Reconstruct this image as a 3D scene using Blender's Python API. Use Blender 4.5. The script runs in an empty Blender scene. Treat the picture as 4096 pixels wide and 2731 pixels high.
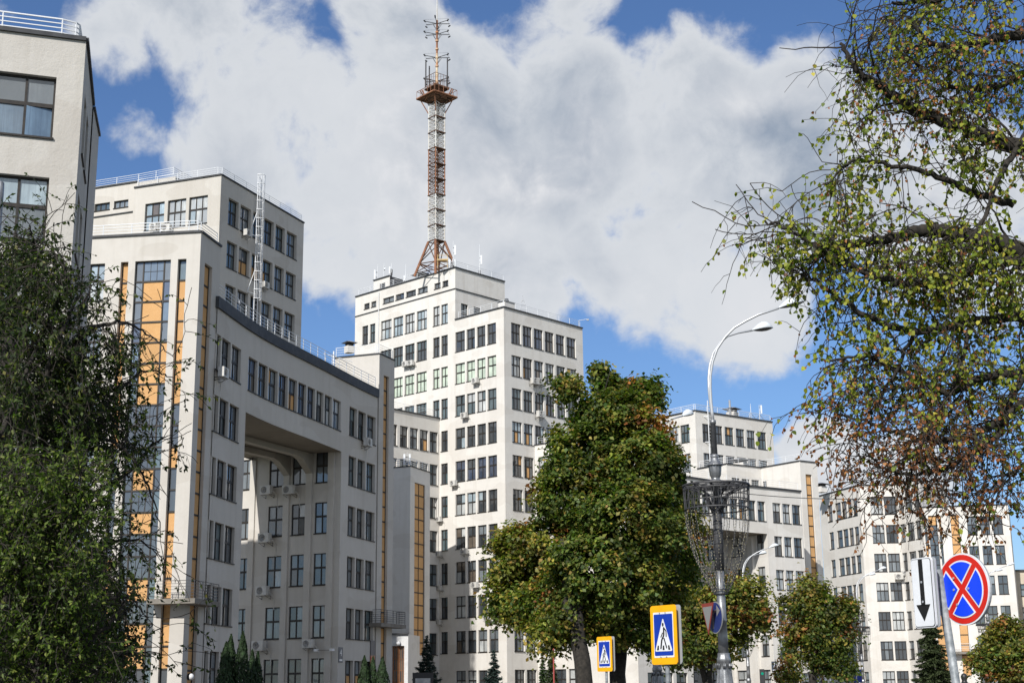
import bpy, math, random
import numpy as np
from mathutils import Vector, Matrix
random.seed(7); rng = np.random.default_rng(7)
SC = bpy.context.scene; COL = SC.collection
rad = math.radians

# ---------------------------------------------------------------- camera, sky, sun, exposure
FPX, PITCH, ROLL, EYE = 5680.0, rad(13.97), -.011, 1.6
cam_d = bpy.data.cameras.new("camera"); cam = bpy.data.objects.new("camera", cam_d); COL.objects.link(cam)
cam_d.sensor_width = 36; cam_d.lens = FPX / 4096 * 36; cam_d.clip_end = 9000; cam_d.clip_start = .1
_F = Vector((0, math.cos(PITCH), math.sin(PITCH))); _U = Vector((0, -math.sin(PITCH), math.cos(PITCH))); _R = Vector((1, 0, 0))
_c, _s = math.cos(ROLL), math.sin(ROLL)
_r = _R * _c + _U * _s; _u = _U * _c - _R * _s
cam.matrix_world = Matrix(((_r.x, _u.x, -_F.x, 0), (_r.y, _u.y, -_F.y, 0), (_r.z, _u.z, -_F.z, EYE), (0, 0, 0, 1)))
SC.camera = cam

SUN_AZ, SUN_EL = rad(203), rad(37)           # compass heading of the sun seen from the camera (0 = straight ahead)
sd = bpy.data.lights.new("sun", 'SUN'); sd.energy = 5.0; sd.angle = rad(.55); sd.color = (1, .965, .915)
sun = bpy.data.objects.new("sun", sd); COL.objects.link(sun)
to_sun = Vector((math.sin(SUN_AZ) * math.cos(SUN_EL), math.cos(SUN_AZ) * math.cos(SUN_EL), math.sin(SUN_EL)))
sun.rotation_euler = to_sun.to_track_quat('Z', 'Y').to_euler(); sun.location = (0, -20, 60)
SC.view_settings.view_transform = 'Standard'; SC.view_settings.look = 'None'
SC.view_settings.exposure = 0; SC.view_settings.gamma = 1; SC.view_settings.use_curve_mapping = False

# measurements: a point read in an enlarged crop of the photograph -> full-size picture point
CR = dict(A=(1780,1100,3.92),B=(1780,1500,3.92),C=(1550,2331,3.92),D=(2600,1600,3.92),E=(3000,1900,3.92),F=(3000,2331,3.92),G=(3500,1900,3.92),H=(3500,2331,3.92),I=(350,600,2.6133),J=(1380,950,3.7935),K=(1560,1600,3.92),a=(0,0,1.7422),b=(0,900,1.7422),c=(0,1800,1.6846),d=(700,1100,1.742),e=(700,1831,1.742),f=(1300,950,1.568),g=(1500,1831,1.742),h=(1600,0,2.613),i=(1550,550,2.613),j=(2500,1500,2.24),k=(2300,2031,2.24),l=(3196,1931,1.96),m=(2900,0,1.1204),n=(2700,1150,2.6133),V=(0,0,.57422),S=(0,0,1.))
def q(c, x, y): o = CR[c]; return (o[0] + x / o[2], o[1] + y / o[2])
def ray(p):
    dx, dy = p[0] - 2048, p[1] - 1365.5
    u = _c * dx + _s * dy; w = -_s * dx + _c * dy
    return (u, FPX * math.cos(PITCH) + w * math.sin(PITCH), FPX * math.sin(PITCH) - w * math.cos(PITCH))
def az(p, z): r = ray(p); t = (z - EYE) / r[2]; return (r[0] * t, r[1] * t)
def tanp(p): r = ray(p); return r[2] / math.hypot(r[0], r[1])
def hd(p1, p2, dz): return dz / (tanp(p1) - tanp(p2))
def ah(p, h): r = ray(p); n = math.hypot(r[0], r[1]); return (r[0] / n * h, r[1] / n * h, EYE + h * r[2] / n)
def topx(P):
    x, y, z = P[0], P[1], P[2] - EYE
    X = x; Y = z * math.cos(PITCH) - y * math.sin(PITCH); Z = y * math.cos(PITCH) + z * math.sin(PITCH)
    u = FPX * X / Z; w = -FPX * Y / Z
    return (2048 + _c * u - _s * w, 1365.5 + _s * u + _c * w)
def sky_dir(c, x, y): r = Vector(ray(q(c, x, y))).normalized(); return r
def head(p, a, d): return (p[0] + math.sin(rad(a)) * d, p[1] + math.cos(rad(a)) * d)
def heading(p, q_): return math.degrees(math.atan2(q_[0] - p[0], q_[1] - p[1]))

# ---------------------------------------------------------------- node helpers
class NT:
    def __init__(s, nt): s.nt = nt; s.n = nt.nodes; s.l = nt.links
    def new(s, t, **k):
        o = s.n.new(t)
        for a, v in k.items():
            if a in ('operation', 'blend_type', 'data_type', 'noise_dimensions', 'feature', 'attribute_name', 'wave_type', 'bands_direction', 'distance', 'sky_type', 'sun_disc', 'sun_elevation', 'sun_rotation', 'dust_density', 'ozone_density', 'air_density', 'altitude', 'interpolation_type', 'clamp', 'normalize', 'vector_type'): setattr(o, a, v)
            else: o.inputs[a.replace('_', ' ')].default_value = v
        return o
    def link(s, a, b): s.l.new(a, b)
    def put(s, v, sock):
        if isinstance(v, bpy.types.NodeSocket): s.l.new(v, sock)
        else: sock.default_value = v
    def math(s, op, a, b=0.0, c=None, clamp=False):
        o = s.n.new('ShaderNodeMath'); o.operation = op; o.use_clamp = clamp
        s.put(a, o.inputs[0]); s.put(b, o.inputs[1])
        if c is not None: s.put(c, o.inputs[2])
        return o.outputs[0]
    def vmath(s, op, a, b=(0, 0, 0), out=0):
        o = s.n.new('ShaderNodeVectorMath'); o.operation = op; s.put(a, o.inputs[0]); s.put(b, o.inputs[1])
        return o.outputs[out]
    def mix(s, f, a, b, mode='MIX'):
        o = s.n.new('ShaderNodeMix'); o.data_type = 'RGBA'; o.blend_type = mode
        s.put(f, o.inputs[0]); s.put(a, o.inputs[6]); s.put(b, o.inputs[7]); return o.outputs[2]
    def rng(s, v, a, b, c=0., d=1., smooth=False):
        o = s.n.new('ShaderNodeMapRange'); o.clamp = True
        if smooth: o.interpolation_type = 'SMOOTHSTEP'
        s.put(v, o.inputs[0])
        for i, x in enumerate((a, b, c, d)): o.inputs[i + 1].default_value = x
        return o.outputs[0]
    def noise(s, vec, scale, detail=4, rough=.5, dist=0.):
        o = s.n.new('ShaderNodeTexNoise'); s.put(vec, o.inputs['Vector']); o.inputs['Scale'].default_value = scale
        o.inputs['Detail'].default_value = detail; o.inputs['Roughness'].default_value = rough; o.inputs['Distortion'].default_value = dist
        return o.outputs[0]

# ---------------------------------------------------------------- world: Nishita sky with broken cumulus
wd = bpy.data.worlds.new("World"); SC.world = wd; wd.use_nodes = True
w = NT(wd.node_tree); w.n.clear()
sky = w.n.new('ShaderNodeTexSky'); sky.sky_type = 'NISHITA'; sky.sun_disc = False
sky.sun_elevation = SUN_EL; sky.sun_rotation = SUN_AZ; sky.air_density = 1.0; sky.dust_density = .6; sky.ozone_density = 2.2
tc = w.n.new('ShaderNodeTexCoord').outputs['Generated']
BLOBS = [(270,110,3.0,.72), (300,310,2.8,.70), (230,430,2.2,.5), (450,370,3.4,.7), (640,600,2.4,.6), # clouds: place in the sky (picture point, angular radius in degrees, weight)
 (470,40,5,1.), (620,220,7,1.), (430,350,3.2,.6), (330,200,2.2,.35), (880,90,4.5,1.), (820,420,7,1.), (600,330,5,1), (740,560,3.4,.9), (1050,340,7.2,1.1), (1300,350,7.2,1.1),
 (1560,270,5.6,1.05), (1750,420,6.5,1.1), (1500,560,7,1.1), (1230,620,4.5,.9), (1820,250,3.2,.8), (1700,690,4.5,.9), (1570,720,3,.7), (1340,25,2.4,.62), (2150,420,7,.9), (1800,760,2.2,.45),
 (1880,1040,2.6,.9), (2100,1080,4,.8), (1120,160,3,.6), (2300,600,5,.5), (-400,300,9,.8), (-900,900,9,.7), (2900,500,9,.8)]
warp = w.n.new('ShaderNodeTexNoise'); w.put(tc, warp.inputs['Vector']); warp.inputs['Scale'].default_value = 9; warp.inputs['Detail'].default_value = 3
wv = w.vmath('MULTIPLY', w.vmath('SUBTRACT', warp.outputs['Color'], (.5, .5, .5)), (.05, .05, .05))
tw = w.vmath('ADD', tc, wv)
acc = None
for (bx, by, br, bw) in BLOBS:
    dist = w.vmath('DISTANCE', tw, tuple(sky_dir('V', bx, by)), out=1)
    r = rad(br)
    v = w.math('MULTIPLY', w.rng(dist, r, r * .25, 0, 1, True), bw)
    acc = v if acc is None else w.math('MAXIMUM', acc, v)
# away from the picture: unseen cloud, its cover set to tune the fill light
sep = w.n.new('ShaderNodeSeparateXYZ'); w.put(tc, sep.inputs[0])
back = w.math('MULTIPLY', w.rng(sep.outputs[1], .75, .35, 0, 1), w.rng(w.noise(tc, 2.4, 3, .5),   .42, .60, 0, 1, True))
acc = w.math('MAXIMUM', acc, back)
fine = w.noise(tw, 7.5, 9, .58)
vfine = w.noise(tw, 26, 6, .6)
dens = w.math('ADD', w.math('ADD', acc, w.math('MULTIPLY', w.math('SUBTRACT', fine, .515), 2.6)), w.math('MULTIPLY', w.math('SUBTRACT', vfine, .5), .75))
mask = w.rng(dens, .27, .70, 0, .97, True)
thick = w.rng(dens, .55, 1.5, 0, 1, True)
up1 = w.noise(w.vmath('ADD', tw, (0, 0, .028)), 7.5, 9, .58)
up2 = w.noise(w.vmath('ADD', tw, (-.02, 0, .07)), 7.5, 4, .5)
relief = w.math('ADD', w.math('MULTIPLY', w.math('SUBTRACT', fine, up1), 3.2), w.math('MULTIPLY', w.math('SUBTRACT', fine, up2), 2.2))
lum = w.noise(w.vmath('ADD', tw, (0, 0, .35)), 4.2, 5, .5)
shade = w.math('ADD', w.math('ADD', w.math('MULTIPLY', w.rng(lum, .38, .62, 0, 1, True), .85), .02), relief, clamp=True)
CK = 9.7
ccol = w.mix(shade, (.32*CK, .40*CK, .52*CK, 1), (.94*CK, .95*CK, .98*CK, 1))
edge = w.mix(thick, (.86*CK, .89*CK, .93*CK, 1), ccol)
skyc = w.mix(1.0, sky.outputs[0], (.88, 1.10, 1.42, 1), 'MULTIPLY')
bgc = w.mix(mask, skyc, edge)
bg = w.n.new('ShaderNodeBackground'); bg.inputs[1].default_value = .085
w.link(bgc, bg.inputs[0]); wo = w.n.new('ShaderNodeOutputWorld'); w.link(bg.outputs[0], wo.inputs[0])

# ---------------------------------------------------------------- materials
MATS = {}
def mat(name, base=(.5, .5, .5), rough=.7, metal=0., fn=None, spec=.5, bump=None):
    if name in MATS: return MATS[name]
    m = bpy.data.materials.new(name); m.use_nodes = True; t = NT(m.node_tree)
    b = t.n['Principled BSDF']; b.inputs['Base Color'].default_value = (*base, 1); b.inputs['Roughness'].default_value = rough
    b.inputs['Metallic'].default_value = metal; b.inputs['Specular IOR Level'].default_value = spec
    geo = t.n.new('ShaderNodeNewGeometry').outputs['Position']
    if fn: fn(t, b, geo)
    MATS[name] = m; return m
def mottled(a, bcol, scale, detail=5, lo=.35, hi=.65, bump=0., bs=40):
    def f(t, b, P):
        t.link(t.mix(t.rng(t.noise(P, scale, detail, .6), lo, hi), (*a, 1), (*bcol, 1)), b.inputs['Base Color'])
        if bump:
            bu = t.n.new('ShaderNodeBump'); bu.inputs['Strength'].default_value = bump; bu.inputs['Distance'].default_value = .02
            t.link(t.noise(P, bs, 4, .6), bu.inputs['Height']); t.link(bu.outputs[0], b.inputs['Normal'])
    return f
def stucco(c1, c2, warm, bumpd=.012):
    def f(t, b, P):
        big = t.noise(P, .11, 5, .55); mid = t.noise(P, 1.1, 6, .62)
        col = t.mix(t.rng(big, .35, .68), (*c1, 1), (*c2, 1))
        sx = t.vmath('MULTIPLY', P, (1.6, 1.6, .09))
        streak = t.rng(t.noise(sx, 1.0, 6, .65), .50, .80, 0, 1)
        col = t.mix(t.math('MULTIPLY', streak, .62), col, (*warm, 1))
        col = t.mix(t.rng(mid, .3, .75, 0, .4), col, (c1[0]*.80, c1[1]*.79, c1[2]*.77, 1))
        sepn = t.n.new('ShaderNodeSeparateXYZ'); t.put(P, sepn.inputs[0])
        # repaired render bands that follow the pour joints between floors
        patch = t.rng(t.noise(t.vmath('MULTIPLY', P, (.22, .22, .5)), 1.0, 1, .3), .56, .575, 0, .3)
        col = t.mix(patch, col, (c2[0]*.82, c2[1]*.79, c2[2]*.76, 1))
        grime = t.math('MULTIPLY', t.rng(sepn.outputs[2], 14, 0, 0, .35), t.rng(t.noise(P, .5, 5, .6), .35, .75))
        col = t.mix(grime, col, (.36, .33, .29, 1))
        t.link(col, b.inputs['Base Color'])
        bu = t.n.new('ShaderNodeBump'); bu.inputs['Strength'].default_value = .5; bu.inputs['Distance'].default_value = bumpd
        hgt = t.math('ADD', t.noise(P, 9, 8, .68), t.math('MULTIPLY', t.noise(P, .9, 3, .5), 2.2))
        t.link(hgt, bu.inputs['Height']); t.link(bu.outputs[0], b.inputs['Normal'])
    return f
M_WALL = mat('pale_render', rough=.93, fn=stucco((.73, .705, .66), (.655, .63, .585), (.54, .50, .44)), spec=.2)
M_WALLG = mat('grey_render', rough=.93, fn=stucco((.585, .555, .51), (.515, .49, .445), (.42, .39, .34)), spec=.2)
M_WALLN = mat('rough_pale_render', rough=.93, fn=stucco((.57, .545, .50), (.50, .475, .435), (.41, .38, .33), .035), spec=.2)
M_WALL2 = mat('shaded_soffit', rough=.93, fn=stucco((.23, .205, .165), (.18, .16, .13), (.13, .11, .09)), spec=.2)  # render darkened: the shade under the bridge is put into the colour
M_TRIM = mat('white_painted_trim', rough=.8, fn=mottled((.66, .66, .65), (.56, .56, .56), 3), spec=.3)
M_COPE = mat('dark_sheet_coping', rough=.65, metal=.1, fn=mottled((.028, .030, .034), (.055, .057, .062), 2))
M_FRAME = mat('dark_window_frame', rough=.55, fn=mottled((.016, .014, .013), (.035, .028, .022), 6), spec=.4)
M_RAIL = mat('white_rail_paint', (.72, .74, .76), .5)
M_RAILD = mat('dark_rail_paint', (.06, .06, .065), .55)
M_ROOF = mat('roof_felt', rough=.9, fn=mottled((.12, .12, .12), (.2, .19, .18), 1))
M_TIN = mat('roof_tin', rough=.55, metal=.3, fn=mottled((.28, .29, .31), (.42, .43, .45), 4))
def osb(t, b, P):
    sv = t.vmath('MULTIPLY', P, (9, 9, 5))
    a = t.noise(sv, 2.3, 3, .7, 1.5); c = t.noise(P, .9, 3, .5)
    oi = t.n.new('ShaderNodeObjectInfo').outputs['Random']
    col = t.mix(t.rng(a, .42, .7), (.60, .335, .135, 1), (.70, .44, .215, 1))
    col = t.mix(t.rng(a, .68, .72, 0, .6), col, (.85, .68, .46, 1))
    col = t.mix(t.rng(c, .35, .7, 0, .3), col, (.44, .235, .09, 1))
    col = t.mix(t.math('MULTIPLY', oi, .28), col, (.36, .23, .12, 1))
    t.link(col, b.inputs['Base Color'])
M_OSB = mat('chip_board_panel', rough=.85, fn=osb, spec=.2)
def glass(base, rnd=(.5, 1.4), folds=False, rough=.04, spec=.9):
    def f(t, b, P):
        oi = t.n.new('ShaderNodeObjectInfo').outputs['Random']
        c = t.mix(1.0, (*base, 1), t.math('MULTIPLY_ADD', oi, rnd[1] - rnd[0], rnd[0]), 'MULTIPLY')
        n = t.noise(t.vmath('MULTIPLY', P, (1, 1, .6)), 1.3, 3, .6)
        c = t.mix(t.rng(n, .35, .7, 0, .7), c, (base[0]*.35, base[1]*.38, base[2]*.42, 1))
        if folds:
            wv_ = t.noise(t.vmath('MULTIPLY', P, (7, 7, .25)), 1.4, 3, .6)
            c = t.mix(t.rng(wv_, .42, .62, 0, .55), c, (base[0]*.5, base[1]*.5, base[2]*.52, 1))
        t.link(c, b.inputs['Base Color'])
        bu = t.n.new('ShaderNodeBump'); bu.inputs['Strength'].default_value = .25; bu.inputs['Distance'].default_value = .05
        t.link(t.noise(P, .8, 2, .5), bu.inputs['Height']); t.link(bu.outputs[0], b.inputs['Coat Normal'])
        b.inputs['Coat Weight'].default_value = 1; b.inputs['Coat Roughness'].default_value = rough; b.inputs['Coat IOR'].default_value = 1.85
    return f
G = dict(
 dark=mat('glass_dark_room', rough=.5, fn=glass((.042, .052, .060))),
 teal=mat('glass_teal_room', rough=.5, fn=glass((.075, .115, .125))),
 blue=mat('glass_blue_room', rough=.5, fn=glass((.05, .075, .13), folds=True)),
 grey=mat('glass_grey_blind', rough=.6, fn=glass((.20, .23, .245), (.45, 1.3), True)),
 pale=mat('glass_pale_curtain', rough=.6, fn=glass((.62, .64, .62), (.55, 1.1), True)),
 green=mat('glass_greenish_blind', rough=.6, fn=glass((.62, .72, .57), (.85, 1.1))),
 foil=mat('glass_behind_foil', rough=.35, fn=glass((.46, .56, .60), (.5, 1.2), True)),
 sky=mat('glass_bluish_blind', rough=.5, fn=glass((.14, .21, .28), (.7, 1.3), True)),
 brown=mat('glass_brown_curtain', rough=.6, fn=glass((.16, .125, .09), (.6, 1.2), True)),
 osb=M_OSB)

# ---------------------------------------------------------------- mesh building
def mesh_from(name, verts, faces, mats, mi=None, smooth=False):
    me = bpy.data.meshes.new(name); me.from_pydata([tuple(v) for v in verts], [], faces)
    for m in (mats if isinstance(mats, (list, tuple)) else [mats]): me.materials.append(m)
    if mi: me.polygons.foreach_set('material_index', mi)
    if smooth: me.polygons.foreach_set('use_smooth', [True] * len(me.polygons))
    me.update(); return me
class MB:
    def __init__(s): s.v = []; s.f = []
    def quad(s, a, b, c, d): i = len(s.v); s.v += [a, b, c, d]; s.f.append((i, i+1, i+2, i+3)); return s
    def box(s, x0, x1, y0, y1, z0, z1):
        i = len(s.v); s.v += [(x, y, z) for z in (z0, z1) for y in (y0, y1) for x in (x0, x1)]
        s.f += [tuple(i + k for k in f) for f in ((0,2,3,1),(4,5,7,6),(0,1,5,4),(2,6,7,3),(0,4,6,2),(1,3,7,5))]; return s
    def obox(s, P, t, n, w_, d, z0, z1, base=0.):   # oriented box: centre P (2D), t tangent, n outward; depth from base to base+d
        i = len(s.v)
        for z in (z0, z1):
            for dd in (base, base + d):
                for e in (-w_/2, w_/2): s.v.append((P[0] + t[0]*e + n[0]*dd, P[1] + t[1]*e + n[1]*dd, z))
        s.f += [tuple(i + k for k in f) for f in ((0,2,3,1),(4,5,7,6),(0,1,5,4),(2,6,7,3),(0,4,6,2),(1,3,7,5))]; return s
    def tube(s, pts, r, n=5, cap=True):
        pts = [Vector(p) for p in pts]; rs = r if isinstance(r, (list, tuple)) else [r] * len(pts)
        i0 = len(s.v); prev = None
        for k, p in enumerate(pts):
            d = (pts[min(k+1, len(pts)-1)] - pts[max(k-1, 0)]).normalized()
            if prev is None: a = d.orthogonal().normalized()
            else:
                a = prev - d * prev.dot(d); a = a.normalized() if a.length > 1e-6 else d.orthogonal().normalized()
            prev = a; b = d.cross(a)
            for j in range(n):
                an = 2 * math.pi * j / n; s.v.append(tuple(p + (a * math.cos(an) + b * math.sin(an)) * rs[k]))
        for k in range(len(pts) - 1):
            for j in range(n):
                A = i0 + k*n + j; B = i0 + k*n + (j+1) % n; s.f.append((A, B, B + n, A + n))
        if cap: s.f.append(tuple(i0 + j for j in range(n))[::-1]); s.f.append(tuple(i0 + (len(pts)-1)*n + j for j in range(n)))
        return s
    def lathe(s, prof, n=16, c=(0, 0), flute=0, famp=0.):
        i0 = len(s.v)
        for (r, z) in prof:
            for j in range(n):
                an = 2*math.pi*j/n; rr = r * (1 + famp * math.cos(flute * an)) if flute else r
                s.v.append((c[0] + rr*math.cos(an), c[1] + rr*math.sin(an), z))
        for k in range(len(prof)-1):
            for j in range(n):
                A = i0+k*n+j; B = i0+k*n+(j+1)%n; s.f.append((A, B, B+n, A+n))
        s.f.append(tuple(i0+j for j in range(n))[::-1]); s.f.append(tuple(i0+(len(prof)-1)*n+j for j in range(n))); return s
    def mesh(s, name, m, smooth=False): return mesh_from(name, s.v, s.f, m, smooth=smooth)
def link(name, me, parent=None, loc=(0, 0, 0), rz=0.):
    o = bpy.data.objects.new(name, me); COL.objects.link(o); o.location = loc; o.rotation_euler = (0, 0, rz)
    if parent is not None: o.parent = parent
    return o
def thing(name, label, cat, loc=(0, 0, 0), rz=0., group=None):
    o = link(name, None, None, loc, rz); o['label'] = label; o['category'] = cat
    if group: o['group'] = group
    return o
def tag(o, label, cat, group=None):
    o['label'] = label; o['category'] = cat
    if group: o['group'] = group
    return o
def wpart(name, mb, m, root, smooth=False):     # a part whose vertices are in world coordinates
    me = mb.mesh(name, m, smooth) if isinstance(mb, MB) else mb
    return link(name, me, root, tuple(-x for x in root.location))
def struct(name, me, kind='structure'): o = link(name, me); o['kind'] = kind; return o

# ---------------------------------------------------------------- walls
class Wall:
    def __init__(s, pts):
        s.p = [Vector(p[:2]) for p in pts]; s.cum = [0.]; seg = []
        for a, b in zip(s.p, s.p[1:]):
            s.cum.append(s.cum[-1] + (b - a).length); d = (b - a).normalized(); seg.append(Vector((d.y, -d.x)))
        s.seg = seg; s.L = s.cum[-1]
        s.nv = [seg[0]] + [(a + b).normalized() for a, b in zip(seg, seg[1:])] + [seg[-1]]
    def at(s, u):
        k = 0
        while k < len(s.seg) - 1 and u > s.cum[k+1]: k += 1
        f = (u - s.cum[k]) / (s.cum[k+1] - s.cum[k]); return k, f
    def P(s, u, d=0.):                           # d > 0 goes into the wall
        k, f = s.at(u); p = s.p[k].lerp(s.p[k+1], f); ff = min(max(f, 0), 1)
        n = (s.nv[k] * (1 - ff) + s.nv[k+1] * ff).normalized(); return p - n * d
    def tn(s, u):
        a, b = s.P(u - .3), s.P(u + .3); t = (b - a).normalized(); return t, Vector((t.y, -t.x))
    def uz(s, px):
        r = ray(px); best = None
        for k in range(len(s.seg)):
            a, b = s.p[k], s.p[k+1]; d = b - a
            det = r[0] * (-d.y) + d.x * r[1]
            if abs(det) < 1e-9: continue
            t = (a.x * (-d.y) + d.x * a.y) / det; f = (r[0] * a.y - r[1] * a.x) / det
            over = max(0, -f, f - 1) * d.length
            if t > 0 and (best is None or over < best[0]): best = (over, s.cum[k] + f * d.length, EYE + r[2] * t)
        return best[1], best[2]
def wall_mesh(W, u0, u1, z0, z1, ops, depth, name='wall', m=None):
    us = {round(u0, 3), round(u1, 3)} | {round(c, 3) for c in W.cum if u0 < c < u1}; zs = {round(z0, 3), round(z1, 3)}
    ops = [(round(max(a, u0), 3), round(min(b, u1), 3), round(max(c, z0), 3), round(min(d, z1), 3), dp) for a, b, c, d, dp in ops if b > u0 + .05 and a < u1 - .05 and d > z0 and c < z1]
    for a, b, c, d, dp in ops: us |= {a, b}; zs |= {c, d}
    us = sorted(us); zs = sorted(zs)
    V = {}; v = []; f = []
    def vid(i, j):
        if (i, j) not in V: p = W.P(us[i]); V[(i, j)] = len(v); v.append((p.x, p.y, zs[j]))
        return V[(i, j)]
    for i in range(len(us)-1):
        um = (us[i] + us[i+1]) / 2; oo = [o for o in ops if o[0] < um < o[1]]
        for j in range(len(zs)-1):
            zm = (zs[j] + zs[j+1]) / 2
            if any(o[2] < zm < o[3] for o in oo): continue
            f.append((vid(i, j), vid(i+1, j), vid(i+1, j+1), vid(i, j+1)))
    for a, b, c, d, dp in ops:
        A, B, A2, B2 = W.P(a), W.P(b), W.P(a, dp), W.P(b, dp)
        k = len(v); v += [(A.x, A.y, c), (A.x, A.y, d), (A2.x, A2.y, c), (A2.x, A2.y, d), (B.x, B.y, c), (B.x, B.y, d), (B2.x, B2.y, c), (B2.x, B2.y, d)]
        f += [(k, k+2, k+3, k+1), (k+4, k+5, k+7, k+6), (k+1, k+3, k+7, k+5), (k, k+4, k+6, k+2)]
    return mesh_from(name, v, f, m)
_FR = {}; _PN = {}
def frame_mesh(w_, h, nc, split, sill, thin=.05):
    k = (w_, h, nc, split, sill)
    if k in _FR: return _FR[k]
    b = MB(); e = .075
    b.box(-w_/2, w_/2, -.04, .05, 0, e).box(-w_/2, w_/2, -.04, .05, h - e, h).box(-w_/2, -w_/2 + e, -.04, .05, e, h - e).box(w_/2 - e, w_/2, -.04, .05, e, h - e)
    if split: b.box(-w_/2 + e, w_/2 - e, -.05, .04, h*split - .075, h*split + .075)
    for i in range(1, nc):
        x = -w_/2 + w_ * i / nc; th = .045
        for (za, zb) in ([(e, h*split - .075), (h*split + .075, h - e)] if split else [(e, h - e)]): b.box(x - th, x + th, -.045, .045, za, zb)
    if sill: b.box(-w_/2 - .04, w_/2 + .04, -sill - .07, -.045, -.06, .012)
    me = b.mesh('window', M_FRAME); _FR[k] = me; return me
def pane_mesh(w_, h, m):
    k = (w_, h, m.name)
    if k not in _PN: _PN[k] = MB().box(-w_/2, w_/2, -.012, .012, 0, h).mesh('pane', m)
    return _PN[k]
R2 = lambda x: round(x / .02) * .02
def put_window(root, W, u, z, w_, h, nc, pal, depth=.32, split=.55, sill=True, over=None):
    w_, h = R2(w_), R2(h); t, n = W.tn(u); p = W.P(u, depth)
    o = link('window', frame_mesh(w_, h, nc, split, round(depth, 2) if sill else 0), root, (p.x - root.location.x, p.y - root.location.y, z - root.location.z), math.atan2(t.y, t.x))
    bases = [random.choice(pal)] * 2
    if random.random() < .45: bases[1] = random.choice(pal)
    rows = [(.075, h*split - .075), (h*split + .075, h - .075)] if split else [(.075, h - .075)]
    for ri, (za, zb) in enumerate(rows):
        for c in range(nc):
            kind = bases[ri] if random.random() < .8 else random.choice(pal)
            if over and (c, ri) in over: kind = over[(c, ri)]
            x0 = -w_/2 + w_ * c / nc + (.075 if c == 0 else .045); x1 = -w_/2 + w_ * (c+1) / nc - (.075 if c == nc-1 else .045)
            link('pane', pane_mesh(R2(x1 - x0), R2(zb - za), G[kind]), o, ((x0+x1)/2, .012, za), rad(random.choice((-9, 7, 12))) if random.random() < .05 else rad(random.uniform(-.5, .5)))
    return o
MIX = ['dark', 'dark', 'teal', 'grey', 'grey', 'pale', 'dark', 'brown']
COOL = ['dark', 'teal', 'grey', 'teal', 'pale', 'dark']
def facade(root, W, u0, u1, z0, z1, wins, m=None, depth=.22, extra=()):
    """wins: list of dicts u0,u1,z0,z1,nc,pal,split,over,sill"""
    ops = [(a['u0'], a['u1'], a['z0'], a['z1'], a.get('depth', depth)) for a in wins] + list(extra)
    wpart('wall', wall_mesh(W, u0, u1, z0, z1, ops, depth, m=m or M_WALL), m or M_WALL, root)
    for a in wins:
        wd_ = (W.P(a['u1'], a.get('depth', depth)) - W.P(a['u0'], a.get('depth', depth))).length
        put_window(root, W, (a['u0'] + a['u1'])/2, a['z0'], wd_, a['z1'] - a['z0'], a.get('nc', 2), a.get('pal', MIX), a.get('depth', depth), a.get('split', .55), a.get('sill', True), a.get('over'))
def grid(cols, ztops, h, **k):
    out = []
    for i, zt in enumerate(ztops):
        for c, (a, b) in enumerate(cols):
            d = dict(u0=a, u1=b, z0=zt - h, z1=zt); d.update({x: (y(i, c) if callable(y) else y) for x, y in k.items()}); out.append(d)
    return out
def cols_px(W, crop, lst, y):   # openings read along one row of windows; y constant or function of x
    yy = y if callable(y) else (lambda x: y)
    return [(W.uz(q(crop, a, yy(a)))[0], W.uz(q(crop, b, yy(b)))[0]) for a, b in lst]
def line(x0, y0, x1, y1): return lambda x: y0 + (y1 - y0) * (x - x0) / (x1 - x0)
def coping(root, W, u0, u1, z, h=.14, out=.13, m=None, name='coping', back=.4):
    us = [u0] + [c for c in W.cum if u0 + .01 < c < u1 - .01] + [u1]; b = MB()
    for a, c in zip(us, us[1:]):
        p = [W.P(a, -out), W.P(c, -out), W.P(c, back), W.P(a, back)]; i = len(b.v)
        for zz in (z, z + h): b.v += [(x.x, x.y, zz) for x in p]
        b.f += [tuple(i + k for k in f) for f in ((3,2,1,0),(4,5,6,7),(0,1,5,4),(1,2,6,5),(2,3,7,6),(3,0,4,7))]
    return wpart(name, b, m or M_COPE, root)
POST = MB().tube([(0, 0, 0), (0, 0, 1.0)], .028, 5).mesh('railing_post', M_RAIL)
POSTD = MB().tube([(0, 0, 0), (0, 0, 1.0)], .028, 5).mesh('railing_post', M_RAILD)
def railing(root, pts, z, h=.9, n=4, step=2.0, dark=False, r=.017):
    b = MB(); P = [Vector(p[:2]) for p in pts]
    for k in range(n):
        zz = z + h * (1 - k / n); b.tube([(p.x, p.y, zz) for p in P], r * (1.35 if k == 0 else 1), 4)
    wpart('railing', b, M_RAILD if dark else M_RAIL, root)
    for a, c in zip(P, P[1:]):
        L = (c - a).length; m_ = max(1, round(L / step))
        for i in range(m_ + (1 if c is P[-1] else 0)):
            p = a.lerp(c, i / m_); o = link('railing_post', POSTD if dark else POST, root, (p.x - root.location.x, p.y - root.location.y, z - root.location.z)); o.scale = (1, 1, h)
def wrail(root, W, u0, u1, z, inset=.25, **k):
    us = [u0] + [c for c in W.cum if u0 + .01 < c < u1 - .01] + [u1]
    railing(root, [W.P(u, inset) for u in us], z, **k)
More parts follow.
